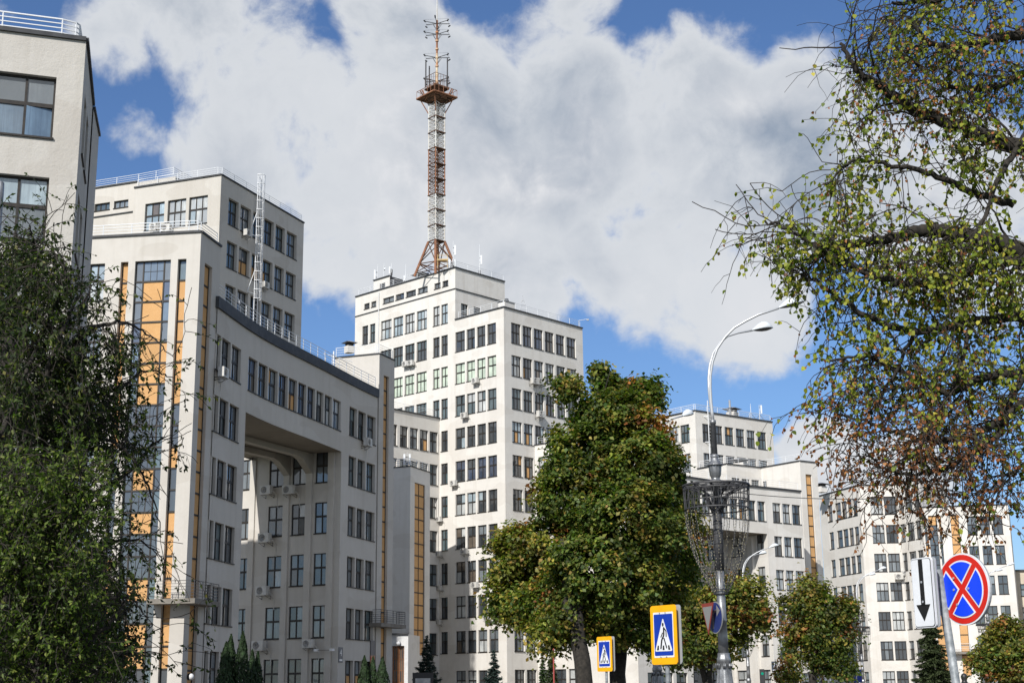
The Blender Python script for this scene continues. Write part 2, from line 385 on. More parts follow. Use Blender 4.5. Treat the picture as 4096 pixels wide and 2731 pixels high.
def mass(root, pts, z0, z1, edges=(), roof=True, m=None, rm=None):
    """plain walls along the edges (index pairs) and a roof over the footprint"""
    pts = [tuple(p[:2]) for p in pts]
    if roof: wpart('roof', mesh_from('roof', [(x, y, z1) for x, y in pts], [tuple(range(len(pts)))], rm or M_ROOF), None, root)
    if edges:
        b = MB()
        for i in edges:
            a, c = pts[i], pts[(i+1) % len(pts)]; b.quad((a[0], a[1], z0), (c[0], c[1], z0), (c[0], c[1], z1), (a[0], a[1], z1))
        wpart('wall', b, m or M_WALL, root)
def xy(p): return Vector(p[:2])
def cross_uv(W, u, hdg, L):      # a point L metres from the wall point at u
    p = W.P(u); return head(p, hdg, L)
# ---------------------------------------------------------------- ground
def flat(name, pts, z, m): return struct(name, mesh_from(name, [(x, y, z) for x, y in pts], [tuple(range(len(pts)))], m))
M_ASPH = mat('asphalt', rough=.9, fn=mottled((.045, .045, .047), (.075, .074, .072), 2))
M_PAVE = mat('paving', rough=.9, fn=mottled((.16, .145, .125), (.23, .21, .18), 1.5))
M_LAWN = mat('lawn', rough=.95, fn=mottled((.035, .06, .018), (.08, .10, .03), 1.2))
flat('ground', [(-3500, -900), (3500, -900), (3500, 5000), (-3500, 5000)], -.02, M_LAWN)
flat('road', [(-60, -30), (120, -30), (160, 60), (70, 62), (34, 76), (10, 82), (-30, 60), (-60, 50)], 0, M_ASPH)
pav = MB(); pp = [(-30, 62), (10, 84.5), (34, 78.5), (70, 65), (160, 62), (240, 200), (60, 235), (-70, 180), (-60, 60)]
i0 = len(pav.v); pav.v += [(x, y, .12) for x, y in pp] + [(x, y, -.05) for x, y in pp]; n_ = len(pp)
pav.f.append(tuple(range(n_))); pav.f += [(k, (k+1) % n_, n_ + (k+1) % n_, n_ + k) for k in range(n_)]
struct('pavement', pav.mesh('pavement', M_PAVE))
flat('road_marking', [(-6, 42), (-5.4, 42), (3.6, 58), (3.0, 58)], .006, M_TRIM)

LOWPAL = lambda i, c: COOL if random.random() < .5 else MIX
# ================================================================ CENTRAL TOWER (C)
hC = hd((1984.8, 1288.8), (1993.9, 2521), 36)
P0 = ah((2014.7, 1229.6), hC); zC = P0[2]
Lf = head(P0, 180 + 133.1, 30)
FLw = Wall([Lf, P0]); UL = FLw.L
uT = FLw.uz((1820.8, 1281.1))[0]; uL = FLw.uz(q('J', 155, 1210))[0]; zCor = FLw.uz(q('J', 1675, 780))[1]; zT = FLw.uz(q('J', 1668, 462))[1]
FLw = Wall([FLw.P(uL), P0]); UL = FLw.L; uT -= uL
Pt = FLw.P(uT); L0 = FLw.P(0)
zr = FLw.uz((1984.8, 1288.8))[1]
cC = thing('office_tower', 'tall white office tower with the lattice mast standing on its upper roof', 'building', (L0.x, L0.y, 0))
rows = [zr - 4*i for i in range(0, 10)] + [FLw.uz(q('C', 1520, 1362))[1]]
CP = {0: ['dark'], 1: ['green'], 2: ['teal', 'pale', 'teal'], 3: ['dark', 'foil', 'dark'], 4: ['dark', 'blue', 'blue'], 5: ['dark', 'foil', 'dark', 'pale']}
pal_c = lambda i, c: CP.get(i, ['dark', 'dark', 'brown', 'grey', 'pale', 'dark'])
colF2 = cols_px(FLw, 'B', [(162, 313), (340, 473), (503, 637), (667, 806)], line(162, 332, 806, 196))
wins = grid(colF2, rows, 2.5, nc=2, pal=pal_c, over=lambda i, c: {3: {}}.get(i))
facade(cC, FLw, uT, UL, 0, zC, wins)
thin_r = cols_px(FLw, 'K', [(800, 905)], 480); thin_l = cols_px(FLw, 'K', [(672, 776)], 10)
wide = cols_px(FLw, 'J', [(545, 708), (735, 883), (912, 1058), (1088, 1243)], line(545, 1280, 1243, 1090))
leftp = cols_px(FLw, 'J', [(262, 352), (378, 460)], line(262, 1355, 460, 1305))
up = [zr + 4, zr, zr - 4, zr - 8]
pu = lambda i, c: {0: ['pale', 'foil'], 1: ['dark', 'teal'], 2: ['green'], 3: ['teal']}[i]
w1 = grid(thin_r, [zr + 4] + rows[:10], 2.5, nc=2, pal=lambda i, c: ['dark', 'teal'] if i > 3 else pu(i, c)) + grid(thin_l, up, 2.5, nc=2, pal=pu) + grid(wide, up, 2.5, nc=3, pal=pu) + grid(leftp, up, 2.5, nc=2, pal=['dark', 'dark', 'teal'])
za1, za0 = FLw.uz(q('J', 1355, 703))[1], FLw.uz(q('J', 1355, 790))[1]
att = cols_px(FLw, 'J', [(1355, 1450), (1478, 1567)], line(1355, 703, 1567, 643)) + cols_px(FLw, 'J', [(578, 745), (768, 897), (925, 1075), (1105, 1255)], line(578, 935, 1255, 740)) + cols_px(FLw, 'J', [(290, 373), (398, 475)], line(290, 1025, 475, 970))
w1 += grid(att, [za1], za1 - za0, nc=2, pal=['dark', 'grey'], split=None)
facade(cC, FLw, 0, uT, 0, zT, w1)
coping(cC, FLw, 0, uT, zCor, .1, .1, name='ledge', back=-.004); coping(cC, FLw, 0, uT, zT); coping(cC, FLw, uT, UL, zC)
# right-hand faces
FRw = Wall([P0, head(P0, 43.1, 30)]); uR = FRw.uz((2329.7, 1314.3))[0]; PR = FRw.P(uR); FRw = Wall([P0, PR])
uE = FRw.uz((2139, 1778))[0]; zE = FRw.uz(q('B', 1411, 1100))[1]
colR = cols_px(FRw, 'A', [(1036, 1188), (1215, 1362), (1390, 1535), (1563, 1704), (1737, 1874), (1903, 2049)], line(1036, 741, 2049, 1003))
OV = {(1, 1): {(0, 0): 'osb'}, (2, 3): {(0, 0): 'osb'}, (3, 0): {(1, 0): 'osb'}, (3, 1): {(1, 0): 'osb'}, (4, 0): {(2, 1): 'osb'}, (4, 1): {(1, 0): 'osb'}, (0, 3): {(1, 0): 'brown'}, (1, 2): {(1, 0): 'brown'}, (2, 2): {(1, 0): 'brown'}}
RP = {0: ['dark', 'blue'], 1: ['pale', 'grey', 'dark'], 2: ['teal', 'grey', 'dark'], 3: ['foil', 'dark'], 4: ['dark', 'teal']}
wr = grid(colR, rows[:4], 2.5, nc=3, pal=lambda i, c: RP[i], over=lambda i, c: OV.get((i, c))) + grid(colR[:2], rows[4:], 2.5, nc=3, pal=lambda i, c: RP.get(i + 4, ['dark', 'grey', 'dark']), over=lambda i, c: OV.get((i + 4, c)))
facade(cC, FRw, 0, uR, 0, zC, wr)
coping(cC, FRw, -.1, uR, zC)
TRw = Wall([Pt, head(Pt, 43.1, 30)]); uTR = TRw.uz((2018.5, 1125.5))[0]; Tr = TRw.P(uTR)
dcol = cols_px(TRw, 'A', [(252, 362), (450, 560)], line(252, 440, 450, 487)); zd = TRw.uz(q('A', 252, 440))[1]
facade(cC, TRw, 0, uTR, zC, zT, grid(dcol, [zd], 2.7, nc=2, pal=['teal', 'grey'], sill=False))
coping(cC, TRw, -.1, uTR, zT); coping(cC, TRw, 0, uTR, zCor, .1, .1, name='ledge', back=-.004)
back = xy(L0) - xy(Pt)
mass(cC, [L0, Pt, Tr, xy(Tr) + back], 0, zT, (2, 3))
mass(cC, [Pt, P0, PR, xy(PR) + xy(Pt) - xy(P0)], 0, zC, (2,))
wrail(cC, FLw, .3, uT - .3, zT + .1, step=2.3); wrail(cC, TRw, .3, uTR, zT + .1, step=2.3)
wrail(cC, FLw, uT + .3, UL - .3, zC + .1, step=2.0); wrail(cC, FRw, .3, uR - .2, zC + .1, step=2.0)
b = MB(); pA = FLw.uz(q('J', 522, 820)); pp_ = FLw.P(pA[0], -.08)
b.tube([(pp_.x, pp_.y, 2), (pp_.x, pp_.y, zT - .3)], .07, 6); wpart('downpipe', b, M_TRIM, cC)
# connecting wing on the left of the tower, grey in the shade
uj, zw = FLw.uz(q('K', 778, 293)); J0 = FLw.P(uj)
Wl = Wall([az(q('K', 70, 150), zw), az(q('K', 425, 222), zw), J0]); d0 = (Wl.p[0] - Wl.p[1]).normalized()
Wl = Wall([Wl.p[0] + d0 * 16, Wl.p[0], Wl.p[1], J0])
cw = thing('connecting_wing', 'shaded grey wing joining the tall mast tower on its left, behind the short stair block', 'building', (Wl.p[0].x, Wl.p[0].y, 0))
kc = cols_px(Wl, 'K', [(0, 115), (158, 285), (315, 443), (470, 600), (625, 750)], line(158, 392, 735, 500)); zk = Wl.uz(q('K', 470, 455))[1]
for _ in range(4): a, b_ = kc[0]; kc.insert(0, (a - 3.1, b_ - 3.1))
facade(cw, Wl, 0, Wl.L, 0, zw, grid(kc, [zk - 4*i for i in range(7)], 2.5, nc=2, pal=['dark', 'grey', 'dark', 'teal'], over=lambda i, c: {(1, 0): 'osb'} if (i, c) == (0, 7) else None))
coping(cw, Wl, 0, Wl.L, zw); wrail(cw, Wl, .3, Wl.L - .4, zw + .1, step=2.4)
bn = Wl.p[0] + Vector((-.55, .83)) * 12
mass(cw, [*Wl.p, bn], 0, zw, (3, 4))
# low wing on the right with a lit end wall and a small roof terrace
Wd = Wall([FRw.P(uE), head(FRw.P(uE), 133.1, 25)]); uW = Wd.uz(q('g', 1432, 1500))[0]
Wd = Wall([FRw.P(uE), Wd.P(uW)])
lw = thing('side_wing', 'white low wing projecting from the mast tower behind the big maple', 'building', (Wd.p[0].x, Wd.p[0].y, 0))
gc = cols_px(Wd, 'g', [(1160, 1232), (1256, 1332), (1350, 1428)], 1480); zw5 = Wd.uz(q('B', 1445, 1290))[1]
facade(lw, Wd, 0, Wd.L, 0, zE, grid(gc, [zw5 - 4*i for i in range(6)] + [rows[10]], 2.5, nc=2, pal=['pale', 'grey', 'dark']))
We = Wall([Wd.p[1], head(Wd.p[1], 43.1, 17)])
facade(lw, We, 0, We.L, 0, zE, grid([(1.5 + 3.2*k, 3.9 + 3.2*k) for k in range(5)], [zw5 - 4*i for i in range(6)] + [rows[10]], 2.5, nc=2))
coping(lw, Wd, 0, Wd.L, zE, .08); coping(lw, We, 0, We.L, zE, .08); wrail(lw, Wd, .2, Wd.L - .3, zE + .1, step=1.8); wrail(lw, We, .2, We.L, zE + .1)
mass(lw, [Wd.p[0], Wd.p[1], We.p[1], xy(We.p[1]) + xy(Wd.p[0]) - xy(Wd.p[1])], 0, zE, (2,))
# short stair block in front of it (two columns of boarded panels)
def strip(root, W, u0, u1, z1, n, step, cols, kinds, depth=.18, fr=.055, name='panel'):
    """a tall window strip: n rows of panels from z1 down; cols = fractions; kinds(r,c)"""
    z0 = z1 - n * step; t, nn = W.tn((u0+u1)/2); ang = math.atan2(t.y, t.x); p = W.P((u0+u1)/2, depth); w_ = u1 - u0
    b = MB()
    for r in range(n + 1):
        zz = r * step; b.box(-w_/2, w_/2, -.05, .05, zz - fr, zz + fr)
    for c in [0] + list(cols) + [1]:
        x = -w_/2 + w_ * c; b.box(x - fr*.8, x + fr*.8, -.046, .046, -fr, n*step + fr)
    # thin glazing bars
    bb = MB()
    cc = [0] + list(cols) + [1]
    o = link('strip_frame', b.mesh('strip_frame', M_FRAME), root, (p.x - root.location.x, p.y - root.location.y, z0 - root.location.z), ang)
    for r in range(n):
        for c in range(len(cc) - 1):
            k = kinds(r, c); x0 = -w_/2 + w_*cc[c] + fr*.8; x1 = -w_/2 + w_*cc[c+1] - fr*.8
            link('panel' if k == 'osb' else 'pane', pane_mesh(R2(x1-x0), R2(step - 2*fr), G[k]), o, ((x0+x1)/2, .012, z0*0 + (n-1-r)*step + fr))
            if k != 'osb' and x1 - x0 > .5:
                nb = max(1, round((x1 - x0) / .45))
                for e in range(1, nb): bb.box(x0 + (x1-x0)*e/nb - .012, x0 + (x1-x0)*e/nb + .012, -.02, .0, (n-1-r)*step + fr, (n-r)*step - fr)
                bb.box(x0, x1, -.02, 0, (n-.5-r)*step - .012, (n-.5-r)*step + .012)
    if bb.v: link('glazing_bars', bb.mesh('glazing_bars', M_FRAME), o)
    return (u0, u1, z0, z1, depth)
hs = hd(q('C', 490, 103), q('C', 490, 893), 5.333); C2 = ah(q('K', 320, 1040), hs); z2 = C2[2]
c2 = thing('stair_block', 'short white stair block with two columns of boarded panels in front of the mast tower', 'building', (C2[0], C2[1], 0))
Wa = Wall([head(C2, 180 + 112, 11), C2]); Wb = Wall([C2, head(C2, 22, 20)]); ub = Wb.uz(q('K', 628, 1085))[0]; Wb = Wall([C2, Wb.P(ub)])
s0, s1 = cols_px(Wb, 'K', [(388, 552)], 1300)[0]; zs = Wb.uz(q('K', 388, 1285))[1]
n_r = int((zs - 4.6) / 1.333); ops = [strip(c2, Wb, s0, s1, zs, n_r, 1.333, [.5], lambda r, c: 'osb'), (s0, s1, .5, 3.9, .25)]
wpart('wall', wall_mesh(Wb, 0, Wb.L, 0, z2, ops, .2, m=M_WALL), None, c2)
strip(c2, Wb, s0, s1, 3.9, 2, 1.65, [.5], lambda r, c: 'osb' if r == 0 else 'dark', .25)
wpart('wall', wall_mesh(Wa, 0, Wa.L, 0, z2, [], .2, m=M_WALL), None, c2)
coping(c2, Wa, 0, Wa.L, z2, .1, .08); coping(c2, Wb, 0, Wb.L, z2, .1, .08)
railing(c2, [Wa.P(2, .15), Wa.P(Wa.L - .1, .15), Wb.P(Wb.L - .1, .15)], z2 + .1, h=.85, n=4, step=1.6, r=.035)
mass(c2, [Wa.p[0], Wa.p[1], Wb.p[1], xy(Wb.p[1]) + xy(Wa.p[0]) - xy(C2)], 0, z2, (2, 3))
# entrance porch beside it, with glazed timber door
M_DOOR = mat('brown_timber', rough=.5, fn=mottled((.16, .06, .02), (.26, .11, .04), 5))
hp = 151.; pd = ah(q('C', 325, 800), hp); Wp = Wall([head(pd, 180 + 100, 9), pd])
zp = pd[2]
po = thing('entrance_porch', 'low white porch with a glazed brown timber door, left of the short stair block', 'porch', (pd[0], pd[1], 0))
du = cols_px(Wp, 'C', [(68, 262)], 1200)[0]; zdoor = Wp.uz(q('C', 160, 982))[1]
wpart('wall', wall_mesh(Wp, 0, Wp.L, 0, zp, [(du[0], du[1], .15, zdoor, .4)], .4, m=M_TRIM), None, po)
coping(po, Wp, 0, Wp.L, zp, .12, .25)
mass(po, [Wp.p[0], Wp.p[1], head(Wp.p[1], 10, 5), head(Wp.p[0], 10, 5)], 0, zp, (1, 3))
def timber_door(root, W, u0, u1, z0, z1, leaves=2):
    t, nn = W.tn((u0+u1)/2); ang = math.atan2(t.y, t.x)
    for L_ in range(leaves):
        ua = u0 + (u1-u0)*L_/leaves; ub_ = u0 + (u1-u0)*(L_+1)/leaves; w_ = ub_ - ua - .02; h = z1 - z0; p = W.P((ua+ub_)/2, .3)
        b = MB(); b.box(-w_/2, -w_/2+.14, -.04, .04, 0, h).box(w_/2-.14, w_/2, -.04, .04, 0, h).box(-w_/2+.14, w_/2-.14, -.04, .04, 0, .5).box(-w_/2+.14, w_/2-.14, -.04, .04, h-.14, h).box(-.03, .03, -.035, .035, .5, h-.14)
        for k in range(1, 5): b.box(-w_/2+.14, w_/2-.14, -.03, .03, .5 + (h-.64)*k/5 - .035, .5 + (h-.64)*k/5 + .035)
        o = link('door', b.mesh('door', M_DOOR), root, (p.x - root.location.x, p.y - root.location.y, z0), ang)
        for k in range(5):
            for s_ in (0, 1):
                x0, x1 = (-w_/2+.14, -.03) if s_ == 0 else (.03, w_/2-.14)
                link('pane', pane_mesh(R2(x1-x0), R2((h-.64)/5-.07), G['brown' if (k+s_+L_) % 3 else 'dark']), o, ((x0+x1)/2, .01, .5 + (h-.64)*k/5 + .035))
timber_door(po, Wp, du[0], du[1], .15, zdoor)
b = MB()
for r_ in range(4): b.obox(Wp.P(Wp.L - 3.6), *Wp.tn(2), 6.2, 1.6 - .38*r_, -.05, .17*(r_+1) - .04, 0)
wpart('step', b, M_PAVE, po)

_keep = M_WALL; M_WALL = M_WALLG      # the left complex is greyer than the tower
# ================================================================ LEFT COMPLEX
hl = hd((866.5, 1335.4), (817.7, 2333.3), 16); zW = ah(q('d', 297, 225), hl - .5)[2]
wp = [az(q('d', x, y), zW) for x, y in [(297,225),(400,300),(500,375),(600,437),(700,493),(800,545),(900,593),(1000,643),(1100,695),(1200,748),(1300,800),(1412,852)]]
# smooth the arc a little
wp = [wp[0]] + [tuple((xy(a) + 2*xy(b_) + xy(c)) / 4) for a, b_, c in zip(wp, wp[1:], wp[2:])] + [wp[-1]]
BW = Wall(wp)
bw = thing('arched_wing', 'curved grey wing over a tall open passage, between two boarded stair towers', 'building', (wp[0][0], wp[0][1], 0))
u = lambda c, x, y: BW.uz(q(c, x, y))
lg = [(u('d', 290, 420)[0], u('d', 322, 430)[0]), (u('d', 330, 450)[0], u('d', 389, 490)[0]), (u('d', 398, 490)[0], u('d', 462, 517)[0])]
zl = u('d', 430, 500)[1]
bs = [515, 585, 656, 727, 796, 861, 925, 987, 1045, 1103, 1166]
br = [(u('d', a, 560 + (a - 515)*.5)[0], u('d', c - 9, 560 + (c - 515)*.5)[0]) for a, c in zip(bs, bs[1:])]
zb = u('d', 860, 742)[1]
rg = [(u('d', 1217, 920)[0], u('d', 1270, 940)[0]), (u('d', 1278, 945)[0], u('d', 1331, 968)[0]), (u('d', 1340, 970)[0], u('d', 1399, 988)[0])]
zg = u('d', 1340, 968)[1]
ual, zar = u('d', 493, 950); uar, zar2 = u('d', 1160, 1232); zar = (zar + zar2) / 2
ovb = {4: {(0, 0): 'osb', (1, 0): 'osb'}, 2: {(0, 1): 'osb'}, 0: {(1, 0): 'brown'}}
H = 2.36
wb = grid(lg, [zl - 4*i for i in range(6)], H, nc=2, pal=['dark', 'dark', 'grey', 'teal'], depth=.24) + grid(br, [zb], H, nc=2, pal=['pale', 'grey', 'dark', 'blue', 'grey'], over=lambda i, c: ovb.get(c), depth=.24) + grid(rg, [zg - 4*i for i in range(6)], H, nc=2, pal=['dark', 'grey', 'teal', 'grey'], depth=.3, over=lambda i, c: {(0, 0): 'osb', (1, 0): 'osb'} if (i, c) in ((5, 0), (5, 1)) else None)
BD = 8.5
# the arch hole: plain opening, its sides and soffit are built apart
facade(bw, BW, 0, BW.L, 0, zW, wb, extra=[(ual, uar, 0, zar, .02)], depth=.24)
coping(bw, BW, -.2, BW.L, zW - .05, .75, .16); wrail(bw, BW, .3, BW.L - .3, zW + .72, inset=.1, step=1.5, h=.95)
N_ = 14; us = [ual + (uar - ual)*k/N_ for k in range(N_+1)]
b = MB()
for a, c in zip(us, us[1:]):
    A, B_, C_, D_ = BW.P(a, .02), BW.P(c, .02), BW.P(c, BD), BW.P(a, BD); b.quad((A.x, A.y, zar), (B_.x, B_.y, zar), (C_.x, C_.y, zar), (D_.x, D_.y, zar))
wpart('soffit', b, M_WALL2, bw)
b = MB(); A, D_ = BW.P(ual, .02), BW.P(ual, BD); b.quad((A.x, A.y, 0), (D_.x, D_.y, 0), (D_.x, D_.y, zar), (A.x, A.y, zar)); wpart('wall', b, M_WALL, bw)
M_HAUNCH = mat('shaded_haunch', rough=.93, fn=stucco((.40, .375, .33), (.33, .31, .27), (.25, .22, .18)), spec=.2)  # darker copy of the wall render, passage shade painted into it
# inner wall of the passage, running back on the right-hand side
Ja = BW.P(uar, .02)
hT = hd(q('I', 1478, 495), q('I', 1443, 1400), 8); TC = ah(q('I', 1400, 265), hT)
p1 = head(Ja, -66, 3.2)
PW = Wall([head(p1, -61.6, 34), p1, Ja])
pc = cols_px(PW, 'e', [(438, 520), (640, 742), (803, 900), (966, 1066)], line(470, 695, 1000, 668))
zpz = PW.uz(q('e', 820, 675))[1]
prow = [zpz + 8, zpz + 4, zpz, zpz - 4, zpz - 8]
pext = [(c[0] - 5.2, c[1] - 5.2) for c in pc[:1]] + [(c[0] - 10.4, c[1] - 10.4) for c in pc[:1]]
facade(bw, PW, 0, PW.L, 0, zar + 4, grid(pc + pext, prow, 2.45, nc=2, pal=['dark', 'grey', 'dark', 'grey', 'pale'], depth=.14))
for cx in (530, 768, 925, 1080):
    up_ = PW.uz(q('e', cx, 700))[0]; t, nn = PW.tn(up_); b = MB(); b.obox(PW.P(up_), t, nn, .56, .14, 0, zar)
    if cx in (768, 925):
        wpart('pilaster', b, M_WALL, bw); b = MB(); p = PW.P(up_); k = len(b.v); w2 = .3     # haunch that carries the bridge
        pr = [(0, zar - 1.6), (0, zar - .02), (9.5, zar - .02), (9.5, zar - .4), (2.2, zar - .44), (1.5, zar - .62), (.7, zar - 1.15), (.15, zar - 1.55)]
        for e in (-w2, w2): b.v += [(p.x + t.x*e + nn.x*o_, p.y + t.y*e + nn.y*o_, z_) for o_, z_ in pr]
        m_ = len(pr); b.f += [tuple(range(k, k+m_))[::-1], tuple(range(k+m_, k+2*m_))] + [(k+i, k+(i+1) % m_, k+m_+(i+1) % m_, k+m_+i) for i in range(m_)]
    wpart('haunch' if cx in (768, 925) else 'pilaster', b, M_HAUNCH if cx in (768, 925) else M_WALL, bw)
bk = [BW.P(u_, BD) for u_ in np.linspace(0, BW.L, 12)]
mass(bw, [*BW.p, *bk[::-1]], 0, zW - .02, ())
b = MB()     # back wall of the bridge and of the left bay
for a, c in zip(bk, bk[1:]):
    zz = zar if True else 0; b.quad((a.x, a.y, zz), (c.x, c.y, zz), (c.x, c.y, zW), (a.x, a.y, zW))
ql = BW.P(ual, BD); b.quad((bk[0].x, bk[0].y, 0), (ql.x, ql.y, 0), (ql.x, ql.y, zar), (bk[0].x, bk[0].y, zar))
wpart('wall', b, M_WALL, bw)
# ---- stair tower on the left end
hS = hd((815, 1121), (792, 1703.6), 9.333); SL = ah((805, 930), hS); zSL = SL[2]
SLl = az(q('I', 45, 925), zSL); SLr = az(q('I', 1395, 1018), zSL)
Wsl = Wall([head(SLl, heading(SL, SLl), 7), SL]); Wsr = Wall([SL, SLr])
st = thing('stair_tower', 'broad pale stair tower with four orange boarded strips, left of the curved wing', 'building', (SL[0], SL[1], 0))
zt0 = Wsl.uz(q('b', 1070, 247))[1]
step = 1.333
sm = Wsl.uz(q('b', 943, 255))[0], Wsl.uz(q('b', 1192, 243))[0]
s1_ = Wsl.uz(q('b', 843, 262))[0], Wsl.uz(q('b', 895, 262))[0]; s3_ = Wsl.uz(q('b', 1241, 236))[0], Wsl.uz(q('b', 1300, 235))[0]
nrow = 21
cen = {0: 'g', 7: 'g', 8: 'g', 9: 'g', 11: 'g', 13: 'g', 14: 'g', 16: 'g', 19: 'g', 20: 'g'}
def kmain(r, c):
    if c == 1: return 'dark' if r in cen and r else ('sky' if r == 0 else 'osb')
    if c == 2 and r in (4, 5): return 'osb'
    return random.choice(['grey', 'sky', 'blue'] if r < 6 else ['dark', 'dark', 'teal'])
k3 = lambda r, c: 'teal' if r == 0 else ('dark' if r in (7, 8, 10, 11, 19, 20) else 'osb')
k1 = lambda r, c: 'dark' if r in (9, 10, 11, 12, 13) else 'osb'
ops = [strip(st, Wsl, *sm, zt0, nrow, step, [.215, .79], kmain, .22), strip(st, Wsl, *s1_, zt0, nrow, step, [], k1, .3), strip(st, Wsl, *s3_, zt0, nrow, step, [], k3, .3)]
lw_ = (Wsl.uz(q('b', 625, 272))[0], Wsl.uz(q('b', 733, 268))[0]); zlw = Wsl.uz(q('b', 680, 270))[1]
facade(st, Wsl, 0, Wsl.L, 0, zSL, grid([lw_, (lw_[0] - 3.6, lw_[1] - 3.6)], [zlw - 4*i for i in range(7)], 2.45, nc=2, pal=['foil', 'pale', 'grey']), extra=ops)
sr = Wsr.uz(q('b', 1428, 265))[0], Wsr.uz(q('b', 1480, 295))[0]; zsr = Wsr.uz(q('b', 1428, 262))[1]
ops = [strip(st, Wsr, *sr, zsr, 20, step, [], lambda r, c: 'osb', .25)]
wpart('wall', wall_mesh(Wsr, 0, Wsr.L, 0, zSL, ops, .25, m=M_WALL), None, st)
for W_ in (Wsl, Wsr): coping(st, W_, 0, W_.L, zSL, .14, .1)
railing(st, [Wsl.P(0, .2), Wsl.P(Wsl.L - .9, .2), Wsl.P(Wsl.L - .35, .3), Wsr.P(.5, .25), Wsr.P(Wsr.L - .2, .2)], zSL + .12, h=.78, n=4, step=2.0, r=.022)
mass(st, [Wsl.p[0], SL, SLr, head(SLr, -60, 8), head(Wsl.p[0], 10, 8)], 0, zSL, (2, 3, 4))
def balcony(root, Wx, u0, Wy, u1, z, out, lab='balcony'):
    """slab and rail wrapping the corner between wall Wx (ending) and Wy (starting)"""
    a0, a1 = Wx.P(u0, 0), Wx.P(u0, -out); c0, c1 = Wy.P(u1, 0), Wy.P(u1, -out)
    tx, nx = Wx.tn(Wx.L); ty, ny = Wy.tn(0); k = Wx.P(Wx.L, -out); k2 = Wx.p[-1] + nx*out + ny*out
    ring = [a0, a1, k2, c1, c0, Wy.p[0]]; b = MB(); i = len(b.v); n = len(ring)
    for zz in (z - .3, z): b.v += [(p.x, p.y, zz) for p in ring]
    b.f += [tuple(range(n))[::-1], tuple(range(n, 2*n))] + [(j, (j+1) % n, n + (j+1) % n, n + j) for j in range(n)]
    wpart(lab, b, M_PAVE if lab == 'balcony' else M_COPE, root)
    railing(root, [a1 - (a1-a0).normalized()*.1, k2 - (nx+ny)*.1, c1 - ny*.1, c0], z, h=1.05, n=6, step=1.1, dark=True, r=.018)
zbal = Wsr.uz(q('c', 1300, 1012))[1]; ubl = Wsl.uz(q('c', 1030, 1015))[0]
balcony(st, Wsl, ubl, Wsr, Wsr.L - .3, zbal, 1.0)
# ---- stair tower on the right end
S2 = ah(q('d', 1425, 550), 118.7); zS2 = S2[2]; S2l = az(q('d', 1115, 580), zS2); S2r = az(q('d', 1530, 598), zS2)
W2l = Wall([S2l, S2]); W2r = Wall([S2, S2r])
s2 = thing('stair_tower', 'narrow stair tower with one orange strip, right end of the near curved wing', 'building', (S2[0], S2[1], 0))
sr2 = W2r.uz(q('d', 1455, 700))[0], W2r.uz(q('d', 1492, 715))[0]; zr2 = W2r.uz(q('d', 1455, 695))[1]
ops = [strip(s2, W2r, *sr2, zr2, 20, 1.25, [], lambda r, c: 'osb', .25)]
wpart('wall', wall_mesh(W2r, 0, W2r.L, 0, zS2, ops, .25, m=M_WALL), None, s2)
wpart('wall', wall_mesh(W2l, 0, W2l.L, 0, zS2, [], .25, m=M_WALL), None, s2)
coping(s2, W2l, 0, W2l.L, zS2, .1, .08); coping(s2, W2r, 0, W2r.L, zS2, .1, .08)
railing(s2, [W2l.P(0, .2), W2l.P(W2l.L - .4, .2), W2r.P(.3, .2), W2r.P(W2r.L, .2)], zS2 + .1, h=.85, n=4, step=2.2)
mass(s2, [S2l, S2, S2r, xy(S2r) + xy(S2l) - xy(S2)], 0, zS2, (2, 3))
zb2 = W2r.uz(q('e', 1560, 1165))[1]
ub2 = W2l.L - .9; balcony(s2, W2l, ub2, W2r, W2r.L + .8, zb2, .9)
# white gate frame on the wing roof next to it, with a hatch
M_WH = mat('white_steel', (.7, .71, .72), .5)
gp = ah(q('d', 1045, 690), 112.); gf = thing('roof_davit', 'white steel lifting frame standing on the curved wing roof', 'lifting frame', (gp[0], gp[1], zW)); gf.scale = (.5, .5, .45)
b = MB(); b.tube([(0, 0, 0), (0, 0, 4.2)], .12, 6).tube([(1.3, .3, 0), (1.3, .3, 5.4)], .12, 6).tube([(-.3, 0, 4.9), (4.2, 1.2, 3.7)], .07, 5).tube([(1.3, .3, 3.2), (2.6, .8, 3.0)], .1, 5)
for k in range(6): b.tube([(1.3, .3, .4 + .45*k), (1.75, .45, .4 + .45*k)], .03, 4)
b.tube([(1.75, .45, 0), (1.75, .45, 3)], .04, 4); link('frame', b.mesh('frame', M_WH), gf)
# ---- tall block behind (T)
zTT = TC[2]; TL = az(q('I', 490, 403), zTT); TR = az(q('I', 2262, 770), zTT)
WTl = Wall([TL, TC]); WTr = Wall([TC, TR])
tb = thing('office_block', 'tall grey and white block with a caged ladder, rising behind the left stair tower', 'building', (TC[0], TC[1], 0))
tl = cols_px(WTl, 'I', [(605, 808), (843, 1034), (1066, 1260)], line(605, 562, 1260, 465)); ztl = WTl.uz(q('I', 1066, 498))[1]
facade(tb, WTl, 0, WTl.L, 0, zTT, grid(tl, [ztl - 4*i for i in range(6)], 2.6, nc=3, pal=lambda i, c: ['brown', 'pale', 'pale'][c:c+1]*2 + ['foil'] if i == 0 else ['pale', 'grey']))
trc = cols_px(WTr, 'I', [(1478, 1584), (1603, 1712), (1735, 1832), (1850, 1950), (1970, 2066), (2086, 2190)], line(1478, 495, 2190, 905)); ztr = WTr.uz(q('I', 1478, 495))[1]
ovt = {(1, 1): {(0, 0): 'osb', (1, 0): 'osb'}, (1, 2): {(0, 0): 'osb', (1, 0): 'osb'}, (1, 3): {(0, 0): 'osb'}}
